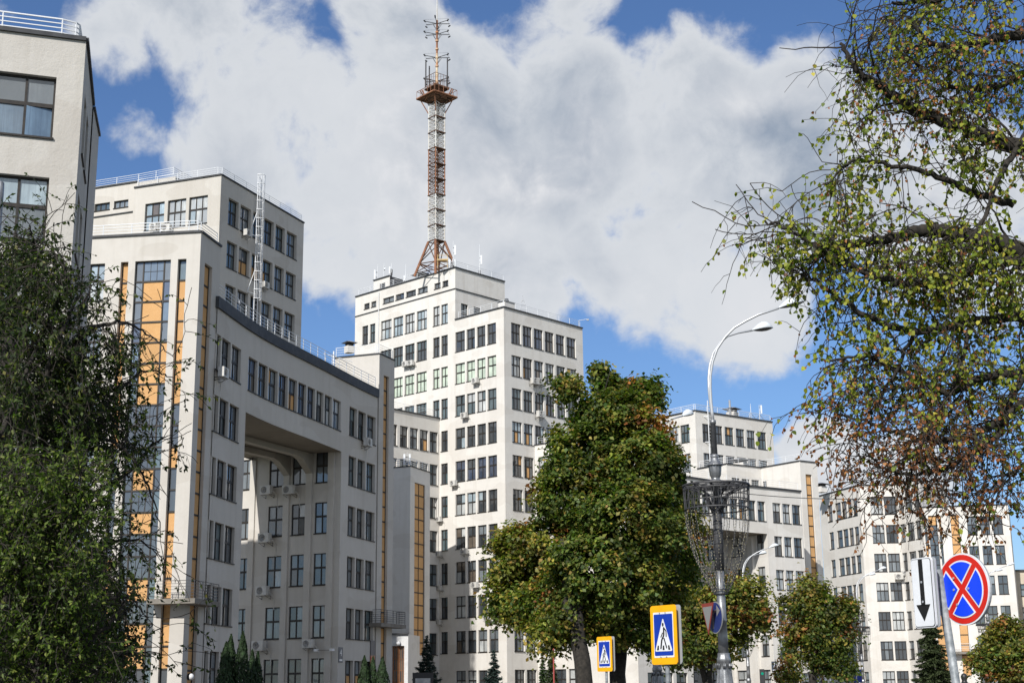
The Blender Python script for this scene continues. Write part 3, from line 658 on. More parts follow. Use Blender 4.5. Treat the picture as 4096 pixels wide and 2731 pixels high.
facade(tb, WTr, 0, WTr.L, 0, zTT, grid(trc, [ztr - 4*i for i in range(6)], 2.5, nc=2, pal=['dark', 'grey', 'teal', 'grey'], over=lambda i, c: ovt.get((i, c)), depth=.34), depth=.34)
for W_ in (WTl, WTr): coping(tb, W_, 0, W_.L, zTT, .14, .1)
railing(tb, [WTl.P(.2, .2), WTl.P(WTl.L - .5, .2), WTr.P(.4, .2), WTr.P(WTr.L - .2, .2)], zTT + .1, h=.78, n=4, step=2.0)
mass(tb, [TL, TC, TR, xy(TR) + xy(TL) - xy(TC)], 0, zTT, (2, 3))
# setback block to its left
hd_ = heading(TC, TL); B1 = ah(q('I', 490, 337), math.hypot(TL[0], TL[1]) + .25); zB = B1[2]
B0 = head(TL, hd_, 26); WB = Wall([xy(B0), xy(TL)]); ox = WB.tn(1)[1]*-.35; WB = Wall([WB.p[0] + ox, WB.p[1] + ox])
BC = az(q('I', 922, 268), zB + .1)
sb = thing('office_block', 'white set-back block with small attic windows left of the laddered block', 'building', (B0[0], B0[1], 0))
ba = cols_px(WB, 'I', [(75, 235), (278, 428)], line(75, 575, 428, 515)); zba = WB.uz(q('I', 428, 515))[1]; zbb = WB.uz(q('I', 428, 592))[1]
ba = ba + [(a - 5.6, c - 5.6) for a, c in ba]
facade(sb, WB, 0, WB.L, 0, zB, grid(ba, [zba, zba - 5.2, zba - 9.2, zba - 13.2], zba - zbb, nc=3, pal=['grey', 'teal'], split=None))
zl2 = WB.uz(q('I', 475, 652))[1]; coping(sb, WB, 0, WB.L, zl2, .1, .1, name='ledge', back=-.004)
coping(sb, WB, 0, WB.L, zB, .14, .1)
BCw = Wall([WB.p[1] , xy(BC)]) if False else None
wB2 = Wall([WB.p[0], WB.p[1]]); far = head(BC, 21, 12)
mass(sb, [WB.p[0], WB.p[1], BC, far, head(WB.p[0], 21, 16)], 0, zB, (1, 2, 3, 4))
railing(sb, [WB.P(0, .2), WB.P(WB.L, .2), head(BC, 270, .2), head(BC, 21, 8)], zB + .1, h=.78, n=4, step=2.4)
# caged ladder on the block
lu, lz = WTr.uz(q('I', 1745, 1000)); t, nn = WTr.tn(lu); lp = WTr.P(lu, -.35)
la = thing('caged_ladder', 'white caged steel ladder fixed to the shaded side of the laddered block', 'ladder', (lp.x, lp.y, 0), math.atan2(t.y, t.x))
z0l, z1l = zW + 1, zTT + 2.0
b = MB().tube([(-.3, 0, z0l), (-.3, 0, z1l)], .045, 5); link('rail', b.mesh('rail', M_WH), la)
b = MB().tube([(.3, 0, z0l), (.3, 0, z1l)], .045, 5); link('rail', b.mesh('rail', M_WH), la)
rm_ = MB().tube([(-.3, 0, 0), (.3, 0, 0)], .022, 4).mesh('rung', M_WH)
for k in range(int((z1l - z0l) / .42)): link('rung', rm_, la, (0, 0, z0l + .2 + .42*k))
hm = MB().tube([(.42*math.cos(a) , -.42 - .5*math.sin(a) + .42, 0) for a in np.linspace(0, math.pi, 9)], .032, 4).mesh('hoop', M_WH)
for k in range(15): link('hoop', hm, la, (0, 0, z1l - .1 - .85*k))
for k, a in enumerate(np.linspace(.5, math.pi - .5, 4)):
    b = MB().tube([(.42*math.cos(a), -.5*math.sin(a), z1l - 12), (.42*math.cos(a), -.5*math.sin(a), z1l)], .02, 4); link('cage_bar', b.mesh('cage_bar', M_WH), la)
for zz in (zTT - 4, zTT - 9.5, zTT - 15):
    b = MB().tube([(-.3, 0, zz + 2.2), (-1.0, .32, zz)], .035, 4).tube([(-1.0, .32, zz), (.3, .0, zz)], .035, 4); link('bracket', b.mesh('bracket', M_WH), la)

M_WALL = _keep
# ================================================================ NEAR LEFT BLOCK
hN = hd(q('a', 395, 540), q('a', 355, 1240), 4); NC = ah(q('a', 600, 290), hN); zN = NC[2]
NL = az(q('a', 0, 215), zN); hn = heading(NC, NL); NA = az(q('a', 645, 740), zN); NB = az(q('a', 690, 935), zN)
WN = Wall([head(NC, hn, 18), NC]); WS = Wall([NC, NA]); 
nb = thing('office_block', 'nearest rough-rendered block at the left edge with wide dark-framed windows', 'building', (NC[0], NC[1], 0))
un = WN.uz(q('a', 395, 540))[0]; zn = WN.uz(q('a', 395, 540))[1]
facade(nb, WN, 0, WN.L, 0, zN, grid([(un - 5.2, un), (un - 12, un - 6.6)], [zn - 4*i for i in range(6)], 2.45, nc=5, pal=lambda i, c: ['sky', 'sky', 'sky', 'grey'] if i == 0 else ['grey', 'foil', 'pale'], depth=.24), m=M_WALLN, depth=.24)
facade(nb, WS, 0, WS.L, 0, zN, grid([(1.3, 2.6), (3.1, 4.5)], [zn - 4*i for i in range(6)], 2.45, nc=1, depth=.45), m=M_WALLN, depth=.45)
for W_ in (WN, WS): coping(nb, W_, 0, W_.L, zN, .16, .1)
railing(nb, [WN.P(0, .2), WN.P(WN.L - .9, .2), WN.P(WN.L - .4, .35), WS.P(.5, .3), WS.P(WS.L, .2)], zN + .14, h=.74, n=4, step=2.1, r=.026)
mass(nb, [WN.p[0], NC, NA, head(NA, hn, 19)], 0, zN, (2, 3), m=M_WALLN)
NBw = Wall([NA, NB]); NC2 = head(NB, heading(NA, NB) + 12, 5)
zN2 = zN - .12
WS2 = Wall([head(NA, 40, .06), NB]); nb2 = thing('curved_wing', 'grazing grey side wing running back behind the nearest left block', 'building', (NB[0], NB[1], 0))
facade(nb2, WS2, 0, WS2.L, 0, zN2, [], m=M_WALLN); coping(nb2, WS2, 0, WS2.L, zN2, .12, .08); mass(nb2, [*WS2.p, head(NB, hn, 18), head(NA, hn, 18)], 0, zN2, (1, 2), m=M_WALLN)
wrail(nb2, WS2, .4, WS2.L, zN2 + .1, inset=.3, step=1.5)

# ================================================================ RIGHT COMPLEX (D)
hD = hd(q('D', 818, 365), q('D', 838, 825), 4); DC = ah(q('D', 705, 170), hD); zD = DC[2]
DL = az(q('D', 130, 290), zD); DR = az(q('D', 1918, 350), zD)
WDl = Wall([head(DL, heading(DC, DL), 12), DC]); WDr = Wall([DC, DR])
dt = thing('office_tower', 'white tower in the distance right of the maple, with a chimney on its flat roof', 'building', (DC[0], DC[1], 0))
dl = cols_px(WDl, 'D', [(118, 272), (302, 440), (472, 612)], line(118, 487, 612, 372)); zdl = WDl.uz(q('D', 612, 372))[1]
dl = [(a - 11.5, c - 11.5) for a, c in dl] + dl
facade(dt, WDl, 0, WDl.L, 0, zD, grid(dl, [zdl - 4*i for i in range(8)], 2.45, nc=3, pal=['teal', 'grey', 'pale', 'grey']))
dr = cols_px(WDr, 'D', [(818, 960), (990, 1134), (1168, 1307), (1343, 1478), (1512, 1645), (1680, 1820)], line(818, 365, 1820, 497)); zdr = WDr.uz(q('D', 818, 365))[1]
facade(dt, WDr, 0, WDr.L, 0, zD, grid(dr, [zdr - 4*i for i in range(3)], 2.45, nc=3, pal=['dark', 'teal', 'grey', 'pale'], over=lambda i, c: {(1, 1): 'osb'} if (i, c) == (0, 2) else None))
for W_ in (WDl, WDr): coping(dt, W_, 0, W_.L, zD, .16, .12)
railing(dt, [WDl.P(0, .2), WDl.P(WDl.L - .4, .2), WDr.P(.3, .2), WDr.P(WDr.L - .2, .2)], zD + .1, h=.9, n=4, step=2.2, r=.026)
mass(dt, [WDl.p[0], DC, DR, xy(DR) + xy(WDl.p[0]) - xy(DC)], 0, zD, (2, 3))
# stepped block in front, ending in a stair tower
q0 = ah(q('D', 745, 1080), hD); z3 = q0[2]
D0, D1, D2, D3, D4 = [az(p, z3) for p in (q('D', 745, 1080), q('D', 1198, 1003), q('D', 1743, 1062), q('j', 1565, 770), q('j', 1718, 786))]
ds = thing('stair_tower', 'white stepped block with one orange strip, right of the far arched wing', 'building', (D1[0], D1[1], 0))
W3 = [Wall([D0, D1]), Wall([D1, D2]), Wall([D2, D3]), Wall([D3, D4])]
sw = cols_px(W3[1], 'D', [(1280, 1405), (1437, 1562), (1590, 1712)], line(1280, 1210, 1712, 1258)); zsw = W3[1].uz(q('D', 1280, 1210))[1]
facade(ds, W3[0], 0, W3[0].L, 0, z3, [])
facade(ds, W3[1], 0, W3[1].L, 0, z3, grid(sw, [zsw], 2.3, nc=3, pal=['dark', 'grey', 'pale']))
dd = cols_px(W3[2], 'E', [(200, 257)], 100)[0]; zdd = W3[2].uz(q('E', 228, 92))[1]
facade(ds, W3[2], 0, W3[2].L, 0, z3, [dict(u0=dd[0], u1=dd[1], z0=zdd - 2.2, z1=zdd, nc=1, pal=['dark'], split=None)])
s4 = cols_px(W3[3], 'j', [(1618, 1673)], 892)[0]; z4 = W3[3].uz(q('j', 1640, 888))[1]
ops = [strip(ds, W3[3], *s4, z4, 20, 1.333, [], lambda r, c: 'osb', .25)]
wpart('wall', wall_mesh(W3[3], 0, W3[3].L, 0, z3, ops, .25, m=M_WALL), None, ds)
for W_ in W3: coping(ds, W_, 0, W_.L, z3, .13, .12)
railing(ds, [W3[0].P(.2, .2), W3[0].P(W3[0].L, .2), W3[1].P(W3[1].L, .2), W3[2].P(W3[2].L - .3, .2), W3[3].P(W3[3].L - .2, .2)], z3 + .1, h=.9, n=4, step=2.2, r=.026)
mass(ds, [D0, D1, D2, D3, D4, head(D4, heading(D3, D2), 18)], 0, z3, (4, 5))
# curved wing with the far arch
hw = hd(q('E', 350, 425), q('F', 482, 812), 16); TW = ah(q('E', 797, 265), hw); zDW = TW[2]
dp = [az(q(c, x, y), zDW) for c, x, y in [('j',450,905),('j',600,927),('j',760,950),('j',900,974),('j',1100,999),('j',1300,1020),('E',400,222),('E',797,265)]]
dp = [dp[0]] + [tuple((xy(a) + 2*xy(b_) + xy(c)) / 4) for a, b_, c in zip(dp, dp[1:], dp[2:])] + [dp[-1]]
DW = Wall([head(dp[0], 180 + 42, 8)] + dp)
dw = thing('arched_wing', 'far curved white wing over a passage, half hidden by maple and tall lamp', 'building', (dp[0][0], dp[0][1], 0))
u = lambda c, x, y: DW.uz(q(c, x, y))
rgd = [(u('E', 350, 425)[0], u('E', 478, 437)[0]), (u('E', 505, 440)[0], u('E', 628, 455)[0]), (u('E', 655, 458)[0], u('E', 788, 470)[0])]; zrd = u('E', 505, 443)[1]
bl = line(640, 1062, 1260, 1132)
bd = [(u('j', a, bl(a))[0], u('j', c, bl(c))[0]) for a, c in [(530, 602), (612, 684), (693, 765), (775, 847), (857, 929), (938, 1010), (1020, 1092), (1103, 1170), (1185, 1255)]]; zbd = u('j', 1150, 1122)[1]
ua1, zz1 = u('S', 2750, 2106); ua2, zz2 = u('E', 270, 918); zAD = zz2
lgd = [(ua1 - 8.2, ua1 - 6.2), (ua1 - 5.6, ua1 - 3.6), (ua1 - 3.0, ua1 - 1.0)]
facade(dw, DW, 0, DW.L, 0, zDW, grid(rgd, [zrd - 4*i for i in range(6)], 2.36, nc=2, pal=['pale', 'grey', 'dark', 'pale'], depth=.24) + grid(bd, [zbd], 2.36, nc=2, pal=['pale', 'teal', 'grey'], depth=.3, over=lambda i, c: {(0, 0): 'osb'} if c == 6 else None) + grid(lgd, [zrd - 4*i for i in range(6)], 2.36, nc=2, pal=['grey', 'dark'], depth=.24), extra=[(ua1, ua2, 0, zAD, .02)], depth=.24)
coping(dw, DW, 0, DW.L, zDW, .22, .14); wrail(dw, DW, .3, DW.L - .4, zDW + .2, inset=.1, step=2.2)
us = [ua1 + (ua2 - ua1)*k/N_ for k in range(N_+1)]; b = MB()
for a, c in zip(us, us[1:]):
    A, B_, C_, D_ = DW.P(a, .02), DW.P(c, .02), DW.P(c, BD), DW.P(a, BD); b.quad((A.x, A.y, zAD), (B_.x, B_.y, zAD), (C_.x, C_.y, zAD), (D_.x, D_.y, zAD))
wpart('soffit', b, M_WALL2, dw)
Jd = DW.P(ua2, .02); hdj = -34
pj = head(Jd, hdj + 4, 4.2)
PD = Wall([head(pj, hdj, 34), pj, Jd])
jc = cols_px(PD, 'F', [(172, 292)], 810)[0]
zj = PD.uz(q('F', 230, 812))[1]
pcs = [jc] + [(jc[0] - 4.6*k, jc[1] - 4.6*k + .6) for k in range(1, 7)]
facade(dw, PD, 0, PD.L, 0, zAD + 4, grid(pcs, [zj + 12, zj + 8, zj + 4, zj, zj - 4], 2.45, nc=2, pal=['grey', 'dark', 'pale'], depth=.22))
for k in range(5):
    up_ = jc[0] - .9 - 4.6*k; t, nn = PD.tn(up_); b = MB(); b.obox(PD.P(up_), t, nn, .9, .35, 0, zAD); wpart('pilaster', b, M_WALL, dw)
bk = [DW.P(u_, BD) for u_ in np.linspace(0, DW.L, 10)]
mass(dw, [*DW.p, *bk[::-1]], 0, zDW - .02, ())
b = MB()
for a, c in zip(bk, bk[1:]): b.quad((a.x, a.y, zAD), (c.x, c.y, zAD), (c.x, c.y, zDW), (a.x, a.y, zDW))
A, D_ = DW.P(ua1, .02), DW.P(ua1, BD); b.quad((A.x, A.y, 0), (D_.x, D_.y, 0), (D_.x, D_.y, zAD), (A.x, A.y, zAD))
b.quad((bk[0].x, bk[0].y, 0), (DW.p[0].x, DW.p[0].y, 0), (DW.p[0].x, DW.p[0].y, zDW), (bk[0].x, bk[0].y, zDW)); b.quad((D_.x, D_.y, 0), (bk[0].x, bk[0].y, 0), (bk[0].x, bk[0].y, zAD), (D_.x, D_.y, zAD))
wpart('wall', b, M_WALL, dw)

# ================================================================ FAR RIGHT COMPLEX (E)
hE = hd(q('E', 1690, 800), q('F', 1800, 468), 12); E2 = ah(q('E', 1700, 160), hE); zE2 = E2[2]
E1 = az(q('E', 1085, 330), zE2); E3 = az(q('G', 340, 150), zE2)
er = thing('office_block', 'farthest white block at right with boarded strips, partly veiled by the hanging lime branches', 'building', (E2[0], E2[1], 0))
W5 = Wall([E1, E2]); W6 = Wall([E2, E3])
zrow = W5.uz(q('E', 1690, 800))[1]
le = line(1355, 865, 1690, 800); c5 = [(W5.uz(q('E', a, le(a)))[0], W5.uz(q('E', c, le(c)))[0]) for a, c in [(1240, 1308), (1358, 1445), (1452, 1533), (1545, 1617), (1630, 1702)]]
rowsE = [zrow + 4 - 4*i for i in range(7)]
facade(er, W5, 0, W5.L, 0, zE2, grid(c5, rowsE, 2.45, nc=1, pal=['dark', 'grey', 'dark', 'brown']))
c6 = cols_px(W6, 'l', [(605, 700), (714, 806)], 785)
zr6 = W6.uz(q('G', 150, 333))[1]
facade(er, W6, 0, W6.L, 0, zE2, grid(c6, [zr6 - 4*i for i in range(8)], 2.5, nc=3, pal=['dark', 'grey', 'dark', 'pale']))
hd7 = heading(E1, E2)
W7 = Wall([E3, head(E3, hd7, 30)]); u7 = W7.uz(q('G', 790, 1200))[0]; E4 = W7.P(u7); W7 = Wall([E3, E4])
l7 = line(370, 775, 715, 705); c7 = [(W7.uz(q('G', a, l7(a)))[0], W7.uz(q('G', c, l7(c)))[0]) for a, c in [(370, 465), (495, 605), (628, 718)]]
facade(er, W7, 0, W7.L, 0, zE2, grid(c7, [W7.uz(q('G', 500, 750))[1] + 4 - 4*i for i in range(7)], 2.45, nc=2, pal=['dark', 'grey', 'dark']))
hf = 100.5; W8 = Wall([E4, head(E4, hf, 40)]); u8 = W8.uz(q('G', 2110, 760))[0]; E5 = W8.P(u8); W8 = Wall([E4, E5]); zE8 = W8.uz(q('G', 2085, 462))[1]
ge = lambda a, c, y: (W8.uz(q('G', a, y))[0], W8.uz(q('G', c, y))[0])
sa, sb_, sc_, sd_ = ge(782, 818, 900), ge(850, 985, 900), ge(1022, 1060, 1000), ge(1195, 1325, 850)
zs8 = W8.uz(q('G', 1250, 620))[1]; nr8 = 16
rb = lambda on: (lambda r, c: 'dark' if r in on else 'osb')
ops = [strip(er, W8, *sa, zs8, nr8, 1.333, [], rb((1, 2, 5)), .25), strip(er, W8, *sb_, zs8, nr8, 1.333, [], rb((1, 2, 3, 4, 5, 6, 9)), .25), strip(er, W8, *sc_, zs8, nr8, 1.333, [], rb((2, 3, 4, 8)), .25), strip(er, W8, *sd_, zs8, nr8, 1.333, [], rb(()), .25)]
c8 = [ge(1432, 1585, 640), ge(1640, 1788, 645), ge(1838, 1990, 650)]; z8r = W8.uz(q('G', 1640, 640))[1]
facade(er, W8, 0, W8.L, 0, zE8, grid(c8, [z8r - 4*i for i in range(6)], 2.5, nc=2, pal=['dark', 'grey', 'dark']), extra=ops)
W9 = Wall([E5, head(E5, 20, 10)]); facade(er, W9, 0, W9.L, 0, zE8, [])
for W_ in (W5, W6): coping(er, W_, 0, W_.L, zE2, .13, .12)
coping(er, W7, 0, W7.L, zE2, .13, .12); coping(er, W8, 0, W8.L, zE8, .13, .12)
railing(er, [W5.P(0, .2), W5.P(W5.L, .2), W6.P(W6.L, .2)], zE2 + .1, h=.9, n=4, step=2.2); wrail(er, W8, .2, W8.L - .2, zE8 + .1)
mass(er, [E1, E2, E3, E4, E5, W9.p[1], head(E1, 60, 8)], 0, min(zE2, zE8) - .05, (5, 6)); mass(er, [E1, E2, E3, E4, head(E4, 40, 9), head(E1, 60, 9)], 0, zE2, (3, 4, 5))
zb8 = W8.uz(q('l', 1290, 1322))[1]; u8b = W8.uz(q('l', 1180, 1320))[0], W8.uz(q('l', 1345, 1320))[0]
b = MB(); t, nn = W8.tn(5); b.obox(W8.P(sum(u8b)/2), t, nn, u8b[1] - u8b[0], 1.1, zb8 - .3, zb8); wpart('balcony', b, M_PAVE, er)
railing(er, [W8.P(u8b[0], 0), W8.P(u8b[0], -1.0), W8.P(u8b[1], -1.0), W8.P(u8b[1], 0)], zb8, h=1.05, n=5, step=1.2, dark=False)
# low-rise at the far right edge
M_TAN = mat('tan_render', rough=.9, fn=stucco((.60, .53, .42), (.52, .45, .35), (.4, .33, .25)))
fx = ah(q('l', 1700, 800), 215); fz = ah(q('l', 1720, 690), 215)[2]
fb = thing('apartment_house', 'small tan house just visible at the right edge beyond the farthest block', 'building', (fx[0], fx[1], 0))
Wf = Wall([head(fx, 280, 2), head(fx, 100, 26)])
facade(fb, Wf, 0, Wf.L, 0, fz, grid([(2.6 + 3.3*k, 4.2 + 3.3*k) for k in range(7)], [fz - 1.8 - 3.2*i for i in range(4)], 1.7, nc=2), m=M_TAN)
coping(fb, Wf, 0, Wf.L, fz, .2, .3); mass(fb, [Wf.p[0], Wf.p[1], head(Wf.p[1], 10, 12), head(Wf.p[0], 10, 12)], 0, fz, (1, 2, 3), m=M_TAN)
# ================================================================ LATTICE MAST
M_RUST = mat('rusty_red_steel', rough=.8, fn=mottled((.17, .075, .042), (.34, .155, .08), 1.5))
M_RUSTD = mat('dark_rusty_steel', rough=.85, fn=mottled((.06, .035, .022), (.16, .075, .04), 1.5))
M_MWH = mat('chalky_white_steel', rough=.7, fn=mottled((.62, .62, .59), (.46, .40, .34), .8, lo=.4, hi=.75))
M_CREAM = mat('cream_rust_steel', rough=.7, fn=mottled((.66, .58, .42), (.42, .18, .08), 1.3))
M_BLK = mat('black_steel', (.03, .03, .032), .6)
M_YEL = mat('yellow_steel', rough=.6, fn=mottled((.62, .42, .12), (.5, .36, .2), 3))
hM = 171.5
Zm = lambda c, y, x=None: ah(q(c, x if x is not None else {'h': 380, 'i': 512, 'J': 1385}[c], y), hM)[2]
mb_ = ah(q('i', 512, 1300), hM)
ms = thing('lattice_mast', 'tall red and white lattice radio mast on the roof of the tower', 'radio mast', (mb_[0], mb_[1], zT), rad(-4))
s_ = 1.46 / 2 * math.sqrt(2)       # half diagonal; corner points towards the camera
crn = [(0, -s_), (s_, 0), (0, s_), (-s_, 0)]
def mz(z): return z - zT
rings = [mz(Zm('i', y)) for y in (1090, 930, 770, 608, 447, 290, 130)] + [mz(Zm('h', y)) for y in (1395, 1240, 1085)]
mcol = [M_MWH, M_MWH, M_MWH, M_RUST, M_RUST, M_RUST, M_MWH, M_MWH, M_MWH]
def sec(name, b, m, par=ms): return link(name, b.mesh(name, m), par)
# splayed base
zb0 = rings[0]; big = 3.1
for k, (cx, cy) in enumerate(crn):
    f = big / s_ if k in (1, 3) else 1.0
    ff = 2.7
    bx, by = cx * ff, cy * (ff if k else .9)
    sec('leg', MB().tube([(bx, by, -.4), (cx, cy, zb0)], .17, 7), M_RUST)
b = MB(); ft = [(c[0]*2.7, c[1]*(2.7 if k else .9)) for k, c in enumerate(crn)]
lerp = lambda k, t: (ft[k][0]*(1-t) + crn[k][0]*t, ft[k][1]*(1-t) + crn[k][1]*t, zb0*t)
for k in range(4):
    j = (k+1) % 4
    b.tube([lerp(k, .3), lerp(j, .3)], .07, 5).tube([lerp(k, .3), lerp(j, .98)], .065, 5).tube([lerp(j, .3), lerp(k, .98)], .065, 5).tube([lerp(k, 0), lerp(j, .3)], .06, 5).tube([lerp(j, 0), lerp(k, .3)], .06, 5)
sec('base_bracing', b, M_RUSTD)
b = MB()
for e in (-.25, .25): b.tube([(e, .2, 0), (e, .2, rings[-1])], .03, 4)
for k in range(int(rings[-1] / .45)): b.tube([(-.25, .2, .45*k), (.25, .2, .45*k)], .02, 4)
sec('ladder', b, M_BLK)
rr = random.Random(3)
for i, (za, zb_) in enumerate(zip(rings, rings[1:])):
    m = mcol[i]; md = M_RUSTD if m is M_RUST else M_MWH
    for k, (cx, cy) in enumerate(crn): sec('post', MB().tube([(cx, cy, za), (cx, cy, zb_)], .085, 6), m)
    b = MB()
    for k in range(4):
        A, B_ = crn[k], crn[(k+1) % 4]; nd = 4
        for e in range(nd):
            z0_, z1_ = za + (zb_-za)*e/nd, za + (zb_-za)*(e+1)/nd
            b.tube([(A[0], A[1], z0_), (B_[0], B_[1], z1_)], .026, 4, False).tube([(B_[0], B_[1], z0_), (A[0], A[1], z1_)], .026, 4, False)
            if e: b.tube([(A[0], A[1], z0_), (B_[0], B_[1], z0_)], .04, 4, False)
        for e in range(3): 
            t1, t2 = rr.random(), rr.random(); b.tube([(A[0]*(1-t1)*.8, A[1]*(1-t1)*.8, za + rr.random()*(zb_-za)), (B_[0]*t2*.8, B_[1]*t2*.8, za + rr.random()*(zb_-za))], .03, 4, False)
    sec('bracing', b, md)
for i, z_ in enumerate(rings[:-1]):
    b = MB()
    for k in range(4):
        A, B_ = crn[k], crn[(k+1) % 4]; b.tube([(A[0]*1.1, A[1]*1.1, z_), (B_[0]*1.1, B_[1]*1.1, z_)], .075, 5)
    k0 = len(b.v); b.v += [(c[0], c[1], z_ + .02) for c in crn[:3]]; b.f.append((k0, k0+1, k0+2)); sec('ring', b, M_RUSTD)
# platforms
def square(b, hd_, z_, th, hole=0):
    c = [(0, -hd_), (hd_, 0), (0, hd_), (-hd_, 0)]
    k = len(b.v)
    if not hole: b.v += [(x, y, z_) for x, y in c] + [(x, y, z_ + th) for x, y in c]; b.f += [(k+3, k+2, k+1, k), (k+4, k+5, k+6, k+7)] + [(k+i, k+(i+1) % 4, k+4+(i+1) % 4, k+4+i) for i in range(4)]
    else:
        ci = [(x*hole, y*hole) for x, y in c]
        b.v += [(x, y, zz) for zz in (z_, z_+th) for L_ in (c, ci) for x, y in L_]
        for i in range(4):
            j = (i+1) % 4; b.f += [(k+i, k+4+i, k+4+j, k+j), (k+8+i, k+8+j, k+12+j, k+12+i), (k+i, k+j, k+8+j, k+8+i), (k+4+i, k+12+i, k+12+j, k+4+j)]
zp1 = mz(Zm('h', 1030)); hp1 = 228/2.613*hM/5680
def slats(b, hd_, z_, n, gap=.72):
    for i in range(n):
        t0 = -1 + 2*i/n; t1 = t0 + 2/n*gap
        # strips parallel to one side of the rotated square
        P = lambda a_, b_: ((a_ - b_)*hd_/2, (a_ + b_)*hd_/2, z_)
        k = len(b.v); b.v += [P(-1, t0), P(1, t0), P(1, t1), P(-1, t1)] + [(x, y, zz + .06) for x, y, zz in (P(-1, t0), P(1, t0), P(1, t1), P(-1, t1))]
        b.f += [(k+3, k+2, k+1, k), (k+4, k+5, k+6, k+7), (k, k+1, k+5, k+4), (k+1, k+2, k+6, k+5), (k+2, k+3, k+7, k+6), (k+3, k, k+4, k+7)]
def platform(zc, hd_, rail_h, post=M_RUST):
    b = MB(); slats(b, hd_, zc, 12); sec('platform', b, M_RUSTD)
    b = MB(); c = [(0, -hd_), (hd_, 0), (0, hd_), (-hd_, 0)]
    for i in range(4):
        A, B_ = c[i], c[(i+1) % 4]; b.tube([(A[0], A[1], zc), (B_[0], B_[1], zc)], .13, 5)
        b.tube([(A[0], A[1], zc+rail_h), (B_[0], B_[1], zc+rail_h)], .035, 4)
        for e in range(5): x, y = A[0]+(B_[0]-A[0])*e/5, A[1]+(B_[1]-A[1])*e/5; b.tube([(x, y, zc), (x, y, zc+rail_h)], .03, 4)
        b.tube([(A[0]*.9, A[1]*.9, zc-.1), (B_[0]*.9, B_[1]*.9, zc-.1)], .05, 4)
    for cx, cy in crn: b.tube([(cx, cy, zc - 2.2), (cx*2.1, cy*2.1, zc - .1)], .07, 5)
    sec('platform_rail', b, post)
platform(zp1, hp1, 1.0)
zp2 = mz(Zm('h', 935)); hp2 = 135/2.613*hM/5680
platform(zp2, hp2, 1.7, M_RUSTD)
b = MB()
for cx, cy in crn: b.tube([(cx*1.3, cy*1.3, zp1), (cx*1.9, cy*1.9, zp2)], .09, 5)
sec('platform_strut', b, M_RUST)
# pole and dipole tiers
zq = [mz(Zm('h', y)) for y in (880, 760, 560, 470, 215)]
sec('pole', MB().tube([(0, 0, zp2), (0, 0, zq[1])], .17, 8), M_CREAM); sec('pole', MB().tube([(0, 0, zq[1]), (0, 0, zq[2])], .145, 8), M_CREAM); sec('pole', MB().tube([(0, 0, zq[2]), (0, 0, zq[4])], .13, 8), M_RUST)
sec('spire', MB().tube([(0, 0, zq[4]), (0, 0, zq[4] + 9)], [.075, .055], 7), M_MWH)
b = MB()
for z_ in [zq[0] + 1.2*k for k in range(int((zq[4]-zq[0])/1.2))]: b.tube([(0, 0, z_), (0, 0, z_+.22)], .22, 8)
sec('collar', b, M_CREAM)
for ty in (250, 362, 605, 850):
    z_ = mz(Zm('h', ty)); b = MB()
    for a in (25, 155, 205, 335, 90, 270):
        if a in (90, 270) and ty != 250: continue
        r_ = 136/2.613*hM/5680/math.cos(rad(25)); x, y = r_*math.cos(rad(a)), r_*math.sin(rad(a))*1.2; up = .35 if math.sin(rad(a)) > 0 else 0
        b.tube([(0, 0, z_), (x, y, z_ + up)], .045, 5).tube([(0, 0, z_ - 1.0), (x*.35, y*.35, z_)], .03, 4).tube([(x*.9, y*.9, z_ - .1), (x*1.04, y*1.04, z_ + .12)], .09, 6)
    for a, c in ((25, 155), (205, 335), (25, 335), (155, 205)):
        r_ = 1.5; b.tube([(1.5*math.cos(rad(a))*1.1, 1.5*math.sin(rad(a))*1.3, z_ + .25), (1.5*math.cos(rad(c))*1.1, 1.5*math.sin(rad(c))*1.3, z_ + .25)], .012, 3)
    sec('dipole_tier', b, M_BLK)
b = MB(); 
for x, y in ((-1.35, -.8), (-1.1, .8), (1.35, .2)): b.tube([(x, y, zp2), (x, y, zp2 + 4.0 + x*.3)], .09, 6)
sec('whip_aerial', b, M_BLK)
wp_ = ah(q('J', 1480, 385), hM - 2.2)
wkp = thing('work_platform', 'small yellow steel working cradle at the foot of the red and white mast', 'work cradle', (wp_[0], wp_[1], zT)); wkp.scale = (.6, .6, .6)
b = MB().box(-1.1, 1.1, -.5, .5, 1.5, 1.75); link('deck', b.mesh('deck', M_YEL), wkp)
b = MB()
for x in (-1, 1):
    for y in (-.45, .45): b.tube([(x, y, 0), (x, y, 2.7)], .04, 4)
b.tube([(-1, -.45, 2.7), (1, -.45, 2.7)], .04, 4).tube([(-1, .45, 2.7), (1, .45, 2.7)], .04, 4); link('frame', b.mesh('frame', M_YEL), wkp)

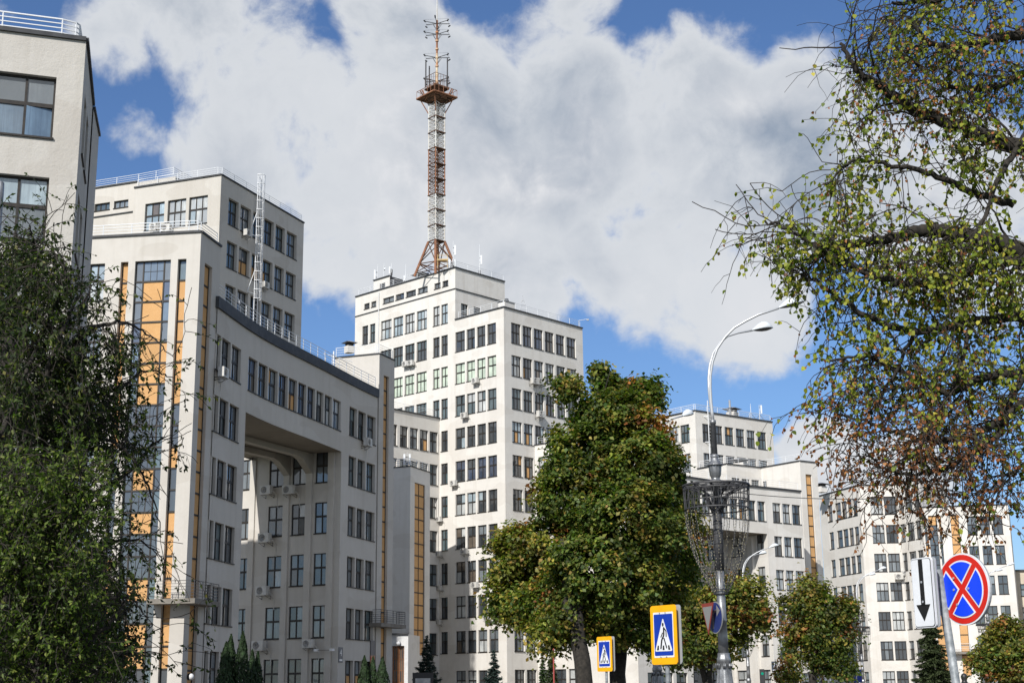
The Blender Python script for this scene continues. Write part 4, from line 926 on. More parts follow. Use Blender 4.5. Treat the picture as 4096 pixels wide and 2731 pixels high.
# ================================================================ ROOF AERIALS, HOODS, SMALL THINGS
M_PLAS = mat('aerial_plastic', (.66, .68, .70), .5)
def aerial(label, P, top, panel=None, panels=1, tripod=False, boxes=0):
    """P = (x,y,z) foot, top = mast height; panel = (z0,z1,dx)"""
    a = thing('aerial', label, 'aerial', P)
    link('mast', MB().tube([(0, 0, 0), (0, 0, top*.62), (0, 0, top)], [.05, .045, .02], 6).mesh('mast', M_PLAS), a)
    if panel:
        for k in range(panels):
            z0_, z1_, dx = panel; dx = dx * (1 - 2*k); p = MB().box(dx - .11, dx + .11, -.22, -.08, z0_, z1_); link('panel', p.mesh('panel', M_PLAS), a)
            link('bracket', MB().tube([(0, 0, z0_+.3), (dx, -.1, z0_+.3)], .05, 4).tube([(0, 0, z1_-.3), (dx, -.1, z1_-.3)], .05, 4).mesh('bracket', M_BLK), a)
    if tripod: link('stay', MB().tube([(0, 0, 1.1), (-.75, 0, 0)], .035, 4).tube([(0, 0, 1.1), (.75, -.3, 0)], .035, 4).tube([(0, 0, 1.1), (0, .6, 0)], .035, 4).mesh('stay', M_BLK), a)
    if boxes: link('radio_unit', MB().box(-.13, .13, .05, .25, .5, .95).box(-.1, .14, -.2, 0, .1, .42).mesh('radio_unit', M_BLK), a)
    return a
def onroof(c, x, y, z): p = az(q(c, x, y), z); return (p[0], p[1], z)
def rise(c, x, y0, y1, h): return h * abs(tanp(q(c, x, y1)) - tanp(q(c, x, y0)))
FLr = lambda x, inset=1.0: (lambda uu: (*FLw.P(uu, inset), zT))(FLw.uz(q('J', x, 700))[0])
TRr = lambda x, inset=1.0: (lambda uu: (*TRw.P(uu, inset), zT))(TRw.uz(q('J', x, 480))[0])
aerial('thin whip aerial on the tower roof edge, left of the mast foot', FLr(868, .6), rise('J', 868, 640, 320, 170))
aerial('tall aerial with one long panel on the upper roof corner', TRr(1685, .5), rise('J', 1665, 440, 5, 168), (1.75, 3.05, .24), 1, boxes=1)
aerial('aerial with two leaning panels between mast foot and roof corner', FLr(1560, .8), 1.7, (.2, 1.5, .35), 2)
aerial('slim aerial with a panel on the right part of the upper roof', TRr(2110, .8), rise('J', 2110, 570, 60, 172), (1.7, 2.9, .22), 1, boxes=1)
# small service house with aerials on the upper roof
hs_ = FLw.uz(q('J', 346, 760))[0], FLw.uz(q('J', 592, 700))[0]
sh = thing('roof_hut', 'small white service hut with a dark side on the mast tower roof, far left', 'hut', (*FLw.P(hs_[0], 1.), zT))
Wh = Wall([FLw.P(hs_[0], 1.), FLw.P(hs_[1], 1.)]); zh = Wh.uz(q('J', 592, 612))[1]
facade(sh, Wh, 0, Wh.L, zT, zh, [dict(u0=Wh.L*.38, u1=Wh.L*.72, z0=zT + .6, z1=zh - .7, nc=2, pal=['dark'], split=None)])
far_ = head(Wh.p[1], 43, 5); mass(sh, [Wh.p[0], Wh.p[1], far_, head(Wh.p[0], 43, 5)], zT, zh, (1, 2, 3), m=mat('dark_panel', (.045, .045, .05), .6)); coping(sh, Wh, 0, Wh.L, zh, .12, .15)
HR = lambda f: (*Wh.P(Wh.L*f, .4), zh + .1)
aerial('aerial with a leaning panel on the left end of the roof hut', HR(.1), 2.2, (.1, 1.4, -.35), 1)
aerial('thin pole with a small dish on the roof hut', HR(.5), 2.0, (1.2, 1.45, .1), 1)
aerial('dark aerial cluster with one panel at the right end of the roof hut', HR(.96), 1.8, (.25, 1.25, -.22), 1, boxes=1)
aerial('short white panel aerial just right of the roof hut', (*FLw.P(hs_[1] + 2.2, 1.4), zT), 1.7, (.9, 1.6, .15), 1)
def hood(label, P, w_, hgt, rz=.6, cat='vent'):
    a = thing('vent_hood', label, cat, P, rz)
    link('shaft', MB().box(-w_/2, w_/2, -w_/2, w_/2, 0, hgt*.55).mesh('shaft', M_WALL), a)
    link('louvre', MB().box(-w_*.4, w_*.4, -w_*.4, w_*.4, hgt*.55, hgt*.8).mesh('louvre', M_FRAME), a)
    e = w_*.85; b = MB(); b.v += [(-e, -e, hgt*.8), (e, -e, hgt*.8), (e, e, hgt*.8), (-e, e, hgt*.8), (0, 0, hgt)]; b.f += [(3, 2, 1, 0), (0, 1, 4), (1, 2, 4), (2, 3, 4), (3, 0, 4)]
    link('cap', b.mesh('cap', M_TIN), a); return a
uu = BW.uz(q('d', 880, 560))[0]; hood('square vent hood on the curved wing roof beside the block', (*BW.P(uu + .6, 2.6), zW), 1.0, 1.5, -.2)
p = ah(q('d', 1215, 500), 128); hood('small vent hood left of the mast tower, behind the curved wing', (p[0], p[1], p[2] - .6), .7, 1.2)
p = (*FLw.P(FLw.uz(q('J', 1035, 700))[0], 1.6), zT); hood('low hood of a roof shaft at the left foot of the mast', p, 1.35, 1.3)
p = TRw.P(uTR*.1, 0); uq = FRw.uz(q('A', 990, 520))[0]
pb = FRw.P(2.2, 1.6); hh = thing('roof_hatch_house', 'small white stairhead box on the lower tower terrace corner', 'hut', (pb.x, pb.y, zC), rad(47)); hh.scale = (.55, .55, .6)
link('body', MB().box(-1.6, 1.6, -1, 1, 0, 2.1).mesh('body', M_WALL), hh); link('roof', MB().box(-1.75, 1.75, -1.15, 1.15, 2.1, 2.25).mesh('roof', M_COPE), hh); link('vent', MB().lathe([(.35, 2.25), (.35, 2.6), (.6, 2.65), (.2, 2.9), (.5, 2.95), (.1, 3.2)], 10).mesh('vent', M_TIN), hh)
sp = thing('tripod_finial', 'slim steel tripod spire beside the stairhead box on the terrace', 'aerial', (*FRw.P(4.4, 1.0), zC))
b = MB(); hz = rise('A', 1035, 540, 215, 166)
for a in (0, 120, 240): b.tube([(.75*math.cos(rad(a)), .75*math.sin(rad(a)), 0), (.02, 0, hz)], .03, 4)
for z_ in (.25, .5, .7): b.tube([(.75*(1-z_)*math.cos(rad(a)), .75*(1-z_)*math.sin(rad(a)), hz*z_) for a in (0, 120, 240, 360)], .02, 3)
link('frame', b.mesh('frame', M_TIN), sp)
cm = thing('floodlight_arm', 'white bracket with a small lamp at the right end of the tower terrace', 'bracket lamp', (*FRw.P(uR - .4, .3), zC)); cm.scale = (.5, .5, .5)
link('arm', MB().tube([(0, 0, 0), (0, 0, 1.9), (.1, -.05, 2.1), (2.2, -1.2, 2.15)], .06, 5).mesh('arm', M_WH), cm); link('lamp_head', MB().box(2.0, 2.6, -1.5, -1.1, 1.75, 2.1).mesh('lamp_head', M_TIN), cm)
# roof of the right tower
pr_ = lambda x, ins: (*WDr.P(WDr.uz(q('D', x, 250))[0], ins), zD)
ch = hood('chimney with a pitched tin hood on the distant right tower', pr_(1390, 1.2), 1.25, 1.7, rad(-37), 'chimney')
link('flue', MB().tube([(.1, -.8, 0), (.1, -.8, 2.5)], .15, 10).mesh('flue', M_TIN), ch)
aerial('needle aerial on a tripod on the distant right tower', pr_(1650, .8), rise('D', 1645, 280, 0, 192), tripod=True)
aerial('panel aerial on a tripod at the right end of the distant tower', pr_(1785, .8), rise('D', 1785, 300, 20, 195), (1.2, 2.4, .25), 1, tripod=True)
hood('wide low vent hood on the stepped block roof', (*W3[1].P(W3[1].L - 1.2, 2.6), z3), 1.5, 1.6, rad(-37))
p = az(q('E', 1120, 270), zE2); hood('low dark hood on the farthest block roof, left end', (p[0], p[1], zE2), 1.2, 1.5)
def ladder(label, W_, uu, z0_, z1_, out=.45):
    t, nn = W_.tn(uu); p = W_.P(uu, -out); a = thing('roof_ladder', label, 'ladder', (p.x, p.y, 0), math.atan2(t.y, t.x))
    for e in (-.3, .3): link('rail', MB().tube([(e, 0, z0_), (e, 0, z1_)], .06, 5).mesh('rail', M_WH), a)
    r0 = MB().tube([(-.3, 0, 0), (.3, 0, 0)], .03, 4).mesh('rung', M_WH)
    for k in range(int((z1_-z0_)/.45)): link('rung', r0, a, (0, 0, z0_ + .2 + .45*k))
    for k in range(4): link('bracket', MB().tube([(-.3, 0, 0), (-.7, out, 0)], .05, 4).mesh('bracket', M_WH), a, (0, 0, z1_ - 2.2 - 3.5*k))
ladder('straight white ladder on the distant right tower, behind the lamp post', WDr, WDr.uz(q('D', 900, 300))[0], z3 + .5, zD + 1.6)
# equipment on the short stair block
aerial('pair of white panel aerials on the short stair block roof', (*Wb.P(1.6, 1.2), z2), 1.9, (.5, 1.7, .3), 2, boxes=1)
# wires
M_WIRE = mat('wire', (.02, .02, .02), .6)
def wire(label, A, B_, sag, r=.012):
    A, B_ = Vector(A), Vector(B_); pts = [A.lerp(B_, k/16) - Vector((0, 0, sag * 4 * (k/16) * (1 - k/16))) for k in range(17)]
    o = link('cable', MB().tube(pts, r, 4).mesh('cable', M_WIRE)); tag(o, label, 'cable')
lampz = lambda y: ah((2850, y), 42)[2]
wire('thin black cable running from the tall lamp to the right edge', (*ah((2861, 1958), 42)[:2], ah((2861, 1958), 42)[2]), ah((4110, 1930), 40), .35, .014)

# ================================================================ AIR CONDITIONERS
M_AC = mat('ac_casing', rough=.5, fn=mottled((.60, .59, .56), (.48, .46, .42), 2)); M_ACF = mat('ac_fan', (.08, .08, .085), .6)
bx = MB().box(-.42, .42, -.36, 0, 0, .58); ac_box = bx.mesh('casing', M_AC)
bpy_b = MB()
for k in range(5): bpy_b.tube([(-.1 + (.05+.045*k)*math.cos(a), -.372, .29 + (.05+.045*k)*math.sin(a)) for a in np.linspace(0, 2*math.pi, 13)], .010, 3, False)
ac_gr = bpy_b.mesh('fan_grille', M_AC); ac_fan = MB().tube([(-.1, -.364, .29), (-.1, -.352, .29)], .24, 14).mesh('fan', M_ACF)
ac_br = MB().tube([(-.34, .22, -.22), (-.34, .22, -.02), (-.34, -.36, -.02), (-.34, .22, -.22)], .02, 4).tube([(.34, .22, -.22), (.34, .22, -.02), (.34, -.36, -.02), (.34, .22, -.22)], .02, 4).mesh('bracket', M_BLK)
ac_pipe = MB().tube([(.42, -.15, .2), (.6, -.1, .1), (.62, .2, -.2), (.62, .22, -.9)], .03, 4).mesh('pipe', M_AC)
def ac(label, W_, c, x, y, sc=1.1, dark=False):
    uu, zz = W_.uz(q(c, x, y)); t, nn = W_.tn(uu); p = W_.P(uu, -.22*sc)
    a = thing('air_conditioner', label, 'air conditioner', (p.x, p.y, zz - .29*sc), math.atan2(t.y, t.x), 'air conditioner units on the facades'); a.scale = (sc, sc, sc)
    for n_, me in (('casing', ac_box), ('fan', ac_fan), ('fan_grille', ac_gr), ('bracket', ac_br), ('pipe', ac_pipe)): link(n_, me, a)
ac('single white unit high on the bright tower face, under the greenish blinds', FLw, 'B', 510, 95)
ac('white unit on the bright tower face under teal panes, left of centre', FLw, 'B', 338, 637)
ac('white unit at the lower left corner of a window row on the bright tower face', FLw, 'K', 1035, 1305)
ac('left unit of the pair on the upper left of the mast tower', FLw, 'f', 520, 795)
ac('right unit of the pair on the upper left of the mast tower', FLw, 'f', 554, 790)
ac('white unit in the inner corner of the mast tower, upper of four', FLw, 'g', 460, 428, 1.0)
ac('white unit in the inner corner of the mast tower, second of four', FLw, 'g', 455, 670)
ac('shaded unit in the inner corner of the mast tower, third of four', FLw, 'g', 459, 905, 1.0)
ac('shaded unit in the inner corner of the mast tower, lowest of four', FLw, 'g', 453, 1143, 1.0)
ac('white unit on the bright tower face just above the shadow line', FLw, 'g', 638, 650)
ac('white unit at the shadow edge low on the bright tower face', FLw, 'g', 713, 885)
ac('lowest white unit on the bright tower face, beside the maple', FLw, 'g', 797, 1117)
ac('left unit of the twin pair on the grey right face of the tower', FRw, 'B', 1360, 102, 1.25)
ac('right unit of the twin pair on the grey right face of the tower', FRw, 'B', 1440, 112, 1.25)
ac('single white unit on the grey right face of the tower', FRw, 'B', 1450, 620, 1.3)
ac('grey unit on the laddered block, left of the ladder', WTr, 'I', 1635, 875, 1.0)
ac('grey unit on the laddered block, right of the ladder', WTr, 'I', 1822, 1418, 1.0)
ac('left one of three units on the white face of the laddered block', WTl, 'I', 730, 825)
ac('middle one of three units on the white face of the laddered block', WTl, 'I', 800, 815)
ac('right one of three units on the white face of the laddered block', WTl, 'I', 852, 830)
ac('unit at the upper left of the curved wing, beside the stair tower', BW, 'd', 293, 682)
ac('unit under the upper right windows of the curved wing', BW, 'd', 1310, 1166)
ac('upper left unit in the shaded passage, below the haunches', PW, 'e', 663, 228, 1.2)
ac('upper right unit in the shaded passage, below the haunches', PW, 'e', 818, 226, 1.2)
ac('second unit down on the left bay of the passage wall', PW, 'e', 652, 560, 1.25)
ac('third unit down on the left bay of the passage wall', PW, 'e', 636, 927, 1.25)
ac('lowest unit on the left bay of the passage wall', PW, 'e', 612, 1307, 1.3)
ac('unit at the right of the passage wall near the cameras', PW, 'e', 951, 1293, 1.1)
ac('left unit on the bright face of the distant right tower', WDl, 'D', 220, 768, 1.2)
ac('right unit on the bright face of the distant right tower', WDl, 'D', 464, 718, 1.4)
ac('left of two units on the farthest block', W6, 'l', 778, 735, 1.3)
ac('right of two units on the farthest block', W6, 'l', 830, 706, 1.1)
# house number plates, wall lamps, cameras, poster
M_PLATE = mat('number_plate', (.05, .07, .10), .4); M_PW = mat('plate_white', (.75, .75, .75), .5)
def text_obj(name, s, size, m, parent, loc, rot=(math.pi/2, 0, 0), ext=.004, align='CENTER'):
    cu = bpy.data.curves.new(name, 'FONT'); cu.body = s; cu.size = size; cu.extrude = ext; cu.align_x = align; cu.align_y = 'CENTER'
    tmp = bpy.data.objects.new('tmp', cu); COL.objects.link(tmp); bpy.context.view_layer.update()
    me = bpy.data.meshes.new_from_object(tmp.evaluated_get(bpy.context.evaluated_depsgraph_get())); me.materials.clear(); me.materials.append(m)
    bpy.data.objects.remove(tmp); o = link(name, me, parent, loc); o.rotation_euler = rot; return o
def plate(label, W_, c, x, y, w_, h, s):
    uu, zz = W_.uz(q(c, x, y)); t, nn = W_.tn(uu); p = W_.P(uu, -.03)
    a = thing('house_number_plate', label, 'number plate', (p.x, p.y, zz), math.atan2(t.y, t.x))
    link('plate', MB().box(-w_/2, w_/2, -.02, .02, -h/2, h/2).mesh('plate', M_PLATE), a)
    text_obj('number', s, h*.62, M_PW, a, (0, -.026, h*.12)); link('underline', MB().box(-w_*.35, w_*.35, -.03, -.02, -h*.4, -h*.28).mesh('underline', M_PW), a)
plate('dark plate with a white 4 on the corner of the curved wing', BW, 'e', 1152, 1370, .8, 1.15, '4')
plate('dark plate with a white 7 on the far arched wing', DW, 'F', 375, 1308, .8, 1.2, '7')
uu, zz = W3[3].uz(q('F', 1075, 1530)); t, nn = W3[3].tn(uu); p = W3[3].P(uu, -.06)
sn = thing('entrance_sign', 'black upright sign with large white lettering by the far stair tower', 'sign', (p.x, p.y, zz), math.atan2(t.y, t.x))
link('board', MB().box(-.5, .5, -.04, .04, -1.6, .75).mesh('board', M_BLK), sn); text_obj('lettering', 'IN', 1.0, M_PW, sn, (0, -.05, .1), (math.pi/2, math.pi/2, 0))
def globe(label, W_, c, x, y, r=.22):
    uu, zz = W_.uz(q(c, x, y)); t, nn = W_.tn(uu); p = W_.P(uu, -r*.8)
    a = thing('wall_lamp', label, 'wall lamp', (p.x, p.y, zz), math.atan2(t.y, t.x))
    link('globe', MB().lathe([(r*math.sin(k*math.pi/8)+.001, -r*math.cos(k*math.pi/8)) for k in range(9)], 12).mesh('globe', M_PW, True), a); link('mount', MB().tube([(0, .02, 0), (0, r*.8, 0)], r*1.02, 12).mesh('mount', M_BLK), a)
globe('round white lamp over the timber door of the porch', Wp, 'C', 178, 945)
globe('round white lamp at the foot of the left stair tower', Wsr, 'c', 1268, 1525, .2)
globe('round white lamp at the foot of the far stair tower', W3[3], 'F', 1165, 1525, .25)
uu, zz = PW.uz(q('e', 1060, 1338)); t, nn = PW.tn(uu); p = PW.P(uu, -.4)
cc = thing('security_cameras', 'pair of white cameras on a rod at the passage corner', 'cameras', (p.x, p.y, zz), math.atan2(t.y, t.x))
link('rod', MB().tube([(-.7, 0, 0), (.7, 0, 0)], .02, 4).mesh('rod', M_BLK), cc)
for e in (-.7, .7): link('camera_body', MB().box(e-.13, e+.13, -.2, .12, -.08, .1).mesh('camera_body', M_PW), cc)
uu, zz = BW.uz(q('e', 1409, 1415)); t, nn = BW.tn(BW.L - .6); p = BW.P(BW.L - .5, -.06)
ps = thing('poster', 'tall narrow poster in grey and red left of the right stair tower door', 'poster', (p.x, p.y, zz), math.atan2(t.y, t.x))
def poster_fn(t_, b, P):
    sp_ = t_.n.new('ShaderNodeSeparateXYZ'); t_.put(t_.n.new('ShaderNodeTexCoord').outputs['Object'], sp_.inputs[0])
    n = t_.noise(t_.n.new('ShaderNodeTexCoord').outputs['Object'], 2.6, 3, .6)
    c = t_.mix(t_.rng(n, .42, .6), (.42, .05, .03, 1), (.5, .33, .16, 1)); c = t_.mix(t_.rng(sp_.outputs[2], .35, .5), c, (.10, .10, .11, 1)); c = t_.mix(t_.rng(sp_.outputs[2], -.75, -.9), c, (.5, .5, .5, 1)); t_.link(c, b.inputs['Base Color'])
link('sheet', MB().box(-.42, .42, -.02, .02, -1.6, 1.6).mesh('sheet', mat('poster_print', rough=.5, fn=poster_fn)), ps)

# ================================================================ STREET LAMPS
M_SIL = mat('silver_paint', rough=.42, metal=.7, fn=mottled((.20, .205, .21), (.34, .345, .35), 4, bump=.2, bs=30)); M_ARM = mat('arm_silver', (.56, .57, .58), .4, .35); M_SLV = mat('dark_sleeve', rough=.7, fn=mottled((.035, .035, .038), (.07, .07, .072), 12, bump=.6, bs=25))
M_LAMPW = mat('lamp_shell', (.62, .66, .69), .35); M_DIF = mat('lamp_underside', (.12, .12, .12), .4); M_CORD = mat('garland_cord', (.06, .06, .065), .6); M_BULB = mat('clear_bulb', (.42, .38, .26), .2)
Lz = lambda y: ah((2880, y), 42)[2]
MPX = 42 / 5680 * 1.03
def garland_lamp(label, P, rz=0., cords=30, bulbs=True, seed=1, detail=True, arms=True):
    rr = random.Random(seed); a = thing('street_lamp', label, 'street lamp', P, rz, 'garlanded twin-arm street lamps'); L = lambda n_, b, m, sm=False: link(n_, b.mesh(n_, m, sm), a)
    # ornate foot
    L('foot', MB().lathe([(.19, 0), (.19, .45), (.16, .6), (.17, .8), (.245, 1.0), (.262, 1.4), (.245, 1.8), (.20, 2.2), (.165, 2.42), (.19, 2.45), (.19, 2.56), (.165, 2.6), (.165, 2.7)], 32, flute=8, famp=.04), M_SIL, True)
    if detail:
        b = MB()
        for k in range(8):
            an = k*math.pi/4 + .3
            for e in range(7):   # raised acanthus ribs
                s0 = (e - 3)*.11; b.tube([((.268 - .075*f*f)*math.cos(an + s0*(1.7 - 1.5*f)), (.268 - .075*f*f)*math.sin(an + s0*(1.7 - 1.5*f)), 1.1 + 1.15*f) for f in (0, .25, .5, .75, 1)], .009, 4, False)
            for e in (-1, 1): b.tube([(.17*math.cos(an + .3*e), .17*math.sin(an + .3*e), 2.34), (.225*math.cos(an + .3*e), .225*math.sin(an + .3*e), 2.40), (.21*math.cos(an + .3*e), .21*math.sin(an + .3*e), 2.27)], .026, 6)
        L('foot_ornament', b, M_SIL, True)
    zR, zS, zS2, zB, zB2 = Lz(q('k', 0, 770)[1]), Lz(q('k', 0, 560)[1]), Lz(q('j', 0, 1130)[1]), Lz(q('j', 0, 990)[1]), Lz(q('j', 0, 1200)[1])
    L('pole', MB().lathe([(.148, 2.7), (.14, 3.2), (.132, zR - .8), (.143, zR - .79), (.143, zR - .70), (.13, zR - .69), (.128, zR), (.125, zS)], 20), M_SIL, True)
    L('sleeve', MB().lathe([(.135, zS), (.135, zS2)], 16), M_SLV, True)
    b = MB()
    for k in range(7): z_ = zS + (zS2 - zS)*(k+.5)/7; b.tube([(.14*math.cos(t_), .14*math.sin(t_), z_ + .08*t_/6) for t_ in np.linspace(0, 6.3, 14)], .012, 4, False)
    L('sleeve_band', b, M_BLK)
    yy = lambda y: Lz(q('j', 0, y)[1])
    L('urn', MB().lathe([(.1, zS2), (.1, yy(970)), (.185, yy(968)), (.19, yy(955)), (.15, yy(935)), (.115, yy(930)), (.12, yy(918)), (.155, yy(895)), (.172, yy(850)), (.178, yy(812)), (.182, yy(800))], 32, flute=12, famp=.07), M_SIL, True)
    L('petal_collar', MB().lathe([(.18, yy(802)), (.222, yy(812)), (.215, yy(798)), (.17, yy(788)), (.125, yy(765)), (.105, yy(748)), (.095, yy(740)), (.115, yy(732)), (.115, yy(722)), (.095, yy(716)), (.095, yy(708))], 32, flute=10, famp=.04), M_SIL, True)
    L('upper_pole', MB().lathe([(.095, yy(708)), (.078, yy(434)), (.09, yy(433)), (.09, yy(402)), (.05, yy(400))], 14), M_SIL, True)
    # hoop basket with hanging garlands
    R = 285/2.24*MPX; b = MB(); N = 28; circ = lambda r_, z_, n=40: [(r_*math.cos(2*math.pi*k/n), r_*math.sin(2*math.pi*k/n), z_) for k in range(n+1)]
    for r_, z_, th in ((R, zB, .035), (R*.985, zB - .12, .02), (R*.97, zB2, .025), (R*.72, zB - .02, .02), (R*.45, zB - .03, .02), (R*.95, (zB+zB2)/2 - .1, .02)): b.tube(circ(r_, z_), th, 4, False)
    for k in range(N):
        an = 2*math.pi*k/N; c_, s2_ = math.cos(an), math.sin(an); b.tube([(R*c_, R*s2_, zB), (R*.97*c_, R*.97*s2_, zB2)], .014, 4, False)
    for k in range(10):
        an = 2*math.pi*k/10; c_, s2_ = math.cos(an), math.sin(an); b.tube([(.12*c_, .12*s2_, zB - .02), (R*c_, R*s2_, zB)], .028, 4, False).tube([(.13*c_, .13*s2_, zB2 - .1), (.34*c_, .34*s2_, zB2 + .4), (R*.6*c_, R*.6*s2_, zB - .15), (R*.9*c_, R*.9*s2_, zB - .03)], .03, 5, False)
    L('basket', b, M_BLK)
    b = MB(); bl_ = MB()
    for k in range(int(cords*1.6) if detail else cords):
        an = 2*math.pi*k/(int(cords*1.6) if detail else cords) + rr.uniform(-.05, .05); pts = []
        z_ = zB - .05; x0 = R
        while z_ > zB2 - rr.uniform(0, .2): pts.append((x0*math.cos(an + rr.uniform(-.03, .03)), x0*math.sin(an), z_)); z_ -= .12; x0 = R*(.97 + rr.uniform(-.02, .02))
        b.tube(pts, .008, 3, False)
    for k in range(cords):
        an = 2*math.pi*k/cords + rr.uniform(-.05, .05); pts = []
        n = 14
        for e in range(n+1):
            f = e/n; r_ = R*.96*(1 - .80*f**1.9); pts.append((r_*math.cos(an + .12*math.sin(f*3)*rr.uniform(.4, 1)), r_*math.sin(an), zB2 + (zR - zB2)*f + rr.uniform(-.02, .02)))
        b.tube(pts, .009, 3, False)
        if bulbs:
            for e in range(1, n*2):
                p_, p2 = Vector(pts[e//2]), Vector(pts[min(e//2+1, n)]); v = p_.lerp(p2, (e % 2)*.5); i = len(bl_.v); s0 = .013; o_ = Vector((rr.uniform(-.03, .03), rr.uniform(-.03, .03), 0)); v = v + o_
                bl_.v += [(v.x, v.y, v.z+s0*1.5), (v.x+s0, v.y, v.z), (v.x, v.y+s0, v.z), (v.x-s0, v.y, v.z), (v.x, v.y-s0, v.z), (v.x, v.y, v.z-s0*1.5)]
                bl_.f += [(i, i+1, i+2), (i, i+2, i+3), (i, i+3, i+4), (i, i+4, i+1), (i+5, i+2, i+1), (i+5, i+3, i+2), (i+5, i+4, i+3), (i+5, i+1, i+4)]
    o = L('garland', b, M_CORD); o['kind'] = 'stuff'
    if bulbs: o = L('garland_bulbs', bl_, M_BULB); o['kind'] = 'stuff'
    L('lower_ring', MB().tube(circ(.18, zR), .022, 5, False).tube(circ(.18, zR + .12), .015, 4, False), M_BLK)
    # arms and lamp heads
    if arms:
        def arm(pl, dy, tip):
            pts = []
            for i, (x, y) in enumerate(pl): X = (q('n', x, y)[0] - q('n', 385, 0)[0]) * MPX; pts.append((X, dy * (i / (len(pl)-1))**1.5, Lz(q('n', 0, y)[1])))
            L('arm', MB().tube(pts, [.052] + [.045]*3 + [.036]*(len(pts)-5) + [.032], 8), M_ARM, True)
            ex, ez = pts[-1][0], pts[-1][2]; tx = (q('n', tip[0], 0)[0] - q('n', 385, 0)[0]) * MPX; tz = Lz(q('n', 0, tip[1])[1]); Lh = math.hypot(tx-ex, tz-ez); an = math.atan2(tz-ez, tx-ex)
            b = MB(); b2 = MB(); n = 12; prof = [(.0, .04), (.12, .10), (.3, .19), (.5, .25), (.7, .24), (.88, .15), (1., .02)]
            for j, (f, w_) in enumerate(prof):
                for e in range(n):
                    t_ = 2*math.pi*e/n; yv = w_*math.cos(t_)*.85; zv = w_*math.sin(t_); zv = zv*.95 if zv > 0 else zv*.22
                    X = Lh*f; b.v.append((ex + X*math.cos(an) - zv*math.sin(an), pts[-1][1] + yv, ez + X*math.sin(an) + zv*math.cos(an)))
            for j in range(len(prof)-1):
                for e in range(n): A = j*n+e; B__ = j*n+(e+1) % n; b.f.append((A, B__, B__+n, A+n))
            me = b.mesh('lamp_head', M_LAMPW, True); me.materials.append(M_DIF)
            for pl_ in me.polygons:
                if pl_.normal.z < -.6 or sum((1 for vi in pl_.vertices if (vi % n) > n//2)) >= 3: pl_.material_index = 1
            link('lamp_head', me, a)
        arm([(385, 1390), (380, 1300), (373, 1200), (370, 1050), (378, 920), (405, 780), (455, 650), (540, 530), (640, 435), (760, 370), (890, 310), (1100, 250)], -.35, (1375, 180))
        arm([(385, 1390), (380, 1300), (373, 1200), (368, 1050), (372, 920), (395, 780), (440, 650), (520, 530), (610, 450), (730, 405), (890, 370)], .9, (1112, 345))
    return a
Lp = ah(q('k', 1335, 1400), 42); garland_lamp('large silver lamp post with a dark hoop basket of light strings, centre right', (Lp[0], Lp[1], 0), cords=26, seed=2)
lp = ah(q('k', 735, 1400), 57); garland_lamp('lamp mostly behind the maple, its two heads showing right of the crown', (lp[0] , lp[1], 0), rad(52), seed=3, cords=18, detail=True)
lp = ah(q('k', 1550, 1400), 116); garland_lamp('distant twin-arm lamp in front of the far arched wing', (lp[0], lp[1], 0), seed=4, cords=16, bulbs=False, detail=False)
lp = ah(q('F', 1760, 1300), 141); garland_lamp('distant lamp between the right maple and the spruce', (lp[0], lp[1], 0), seed=5, cords=16, bulbs=False, detail=False)
lp = ah(q('l', 1508, 1380), 141); garland_lamp('distant lamp at the right edge, behind the round traffic sign', (lp[0], lp[1], 0), seed=6, cords=16, bulbs=False, detail=False)
# plain pole at the left edge
pl0 = ah(q('a', 4, 1265), 21); a = thing('pole', 'top of a plain galvanised pole at the left picture edge', 'pole', (pl0[0], pl0[1], 0))
link('shaft', MB().lathe([(.075, 0), (.06, pl0[2] - .1), (.055, pl0[2] - .02), (.03, pl0[2])], 12).mesh('shaft', M_SIL, True), a)

# ================================================================ TRAFFIC SIGNS
def dirty(c, k=.8):
    d = tuple(x*k for x in c); return mottled(c, d, 3.5, 6, .45, .8)
M_SY = mat('sign_yellow', rough=.38, fn=dirty((.90, .42, .0))); M_SB = mat('sign_blue', rough=.38, fn=dirty((.002, .035, .36), .85)); M_SB2 = mat('sign_bright_blue', (.005, .055, .80), .35); M_SW = mat('sign_white', rough=.4, fn=dirty((.72, .74, .76), .84)); M_SR = mat('sign_red', rough=.38, fn=dirty((.60, .018, .008), .82)); M_SK = mat('sign_black', (.008, .008, .008), .5)
M_SBACK = mat('sign_back', (.42, .44, .46), .5, .3); M_GAL = mat('galvanised_pole', rough=.6, metal=.3, fn=mottled((.16, .18, .19), (.34, .36, .37), 14)); M_SRF = mat('faded_shaded_red', (.26, .045, .03), .5); M_SBF = mat('faded_blue', (.02, .035, .15), .5); M_SWF = mat('faded_shaded_white', (.25, .25, .24), .5)  # faded red and white are also darkened for the shade on these signs
def poly_plate(name, pts, y0, y1, m, parent):      # flat plate in x-z with thickness y0..y1 (front = -y)
    n = len(pts); v = [(x, y0, z) for x, z in pts] + [(x, y1, z) for x, z in pts]
    f = [tuple(range(n)), tuple(range(n, 2*n))[::-1]] + [(i, n + i, n + (i+1) % n, (i+1) % n) for i in range(n)]
    return link(name, mesh_from(name, v, f, m), parent)
def rrect(w_, h, r, cx=0, cz=0, n=5):
    o = []
    for sx, sz, a0 in ((1, -1, -90), (1, 1, 0), (-1, 1, 90), (-1, -1, 180)):
        for k in range(n+1): an = rad(a0 + 90*k/n); o.append((cx + sx*(w_/2 - r) + r*math.cos(an), cz + sz*(h/2 - r) + r*math.sin(an)))
    return o
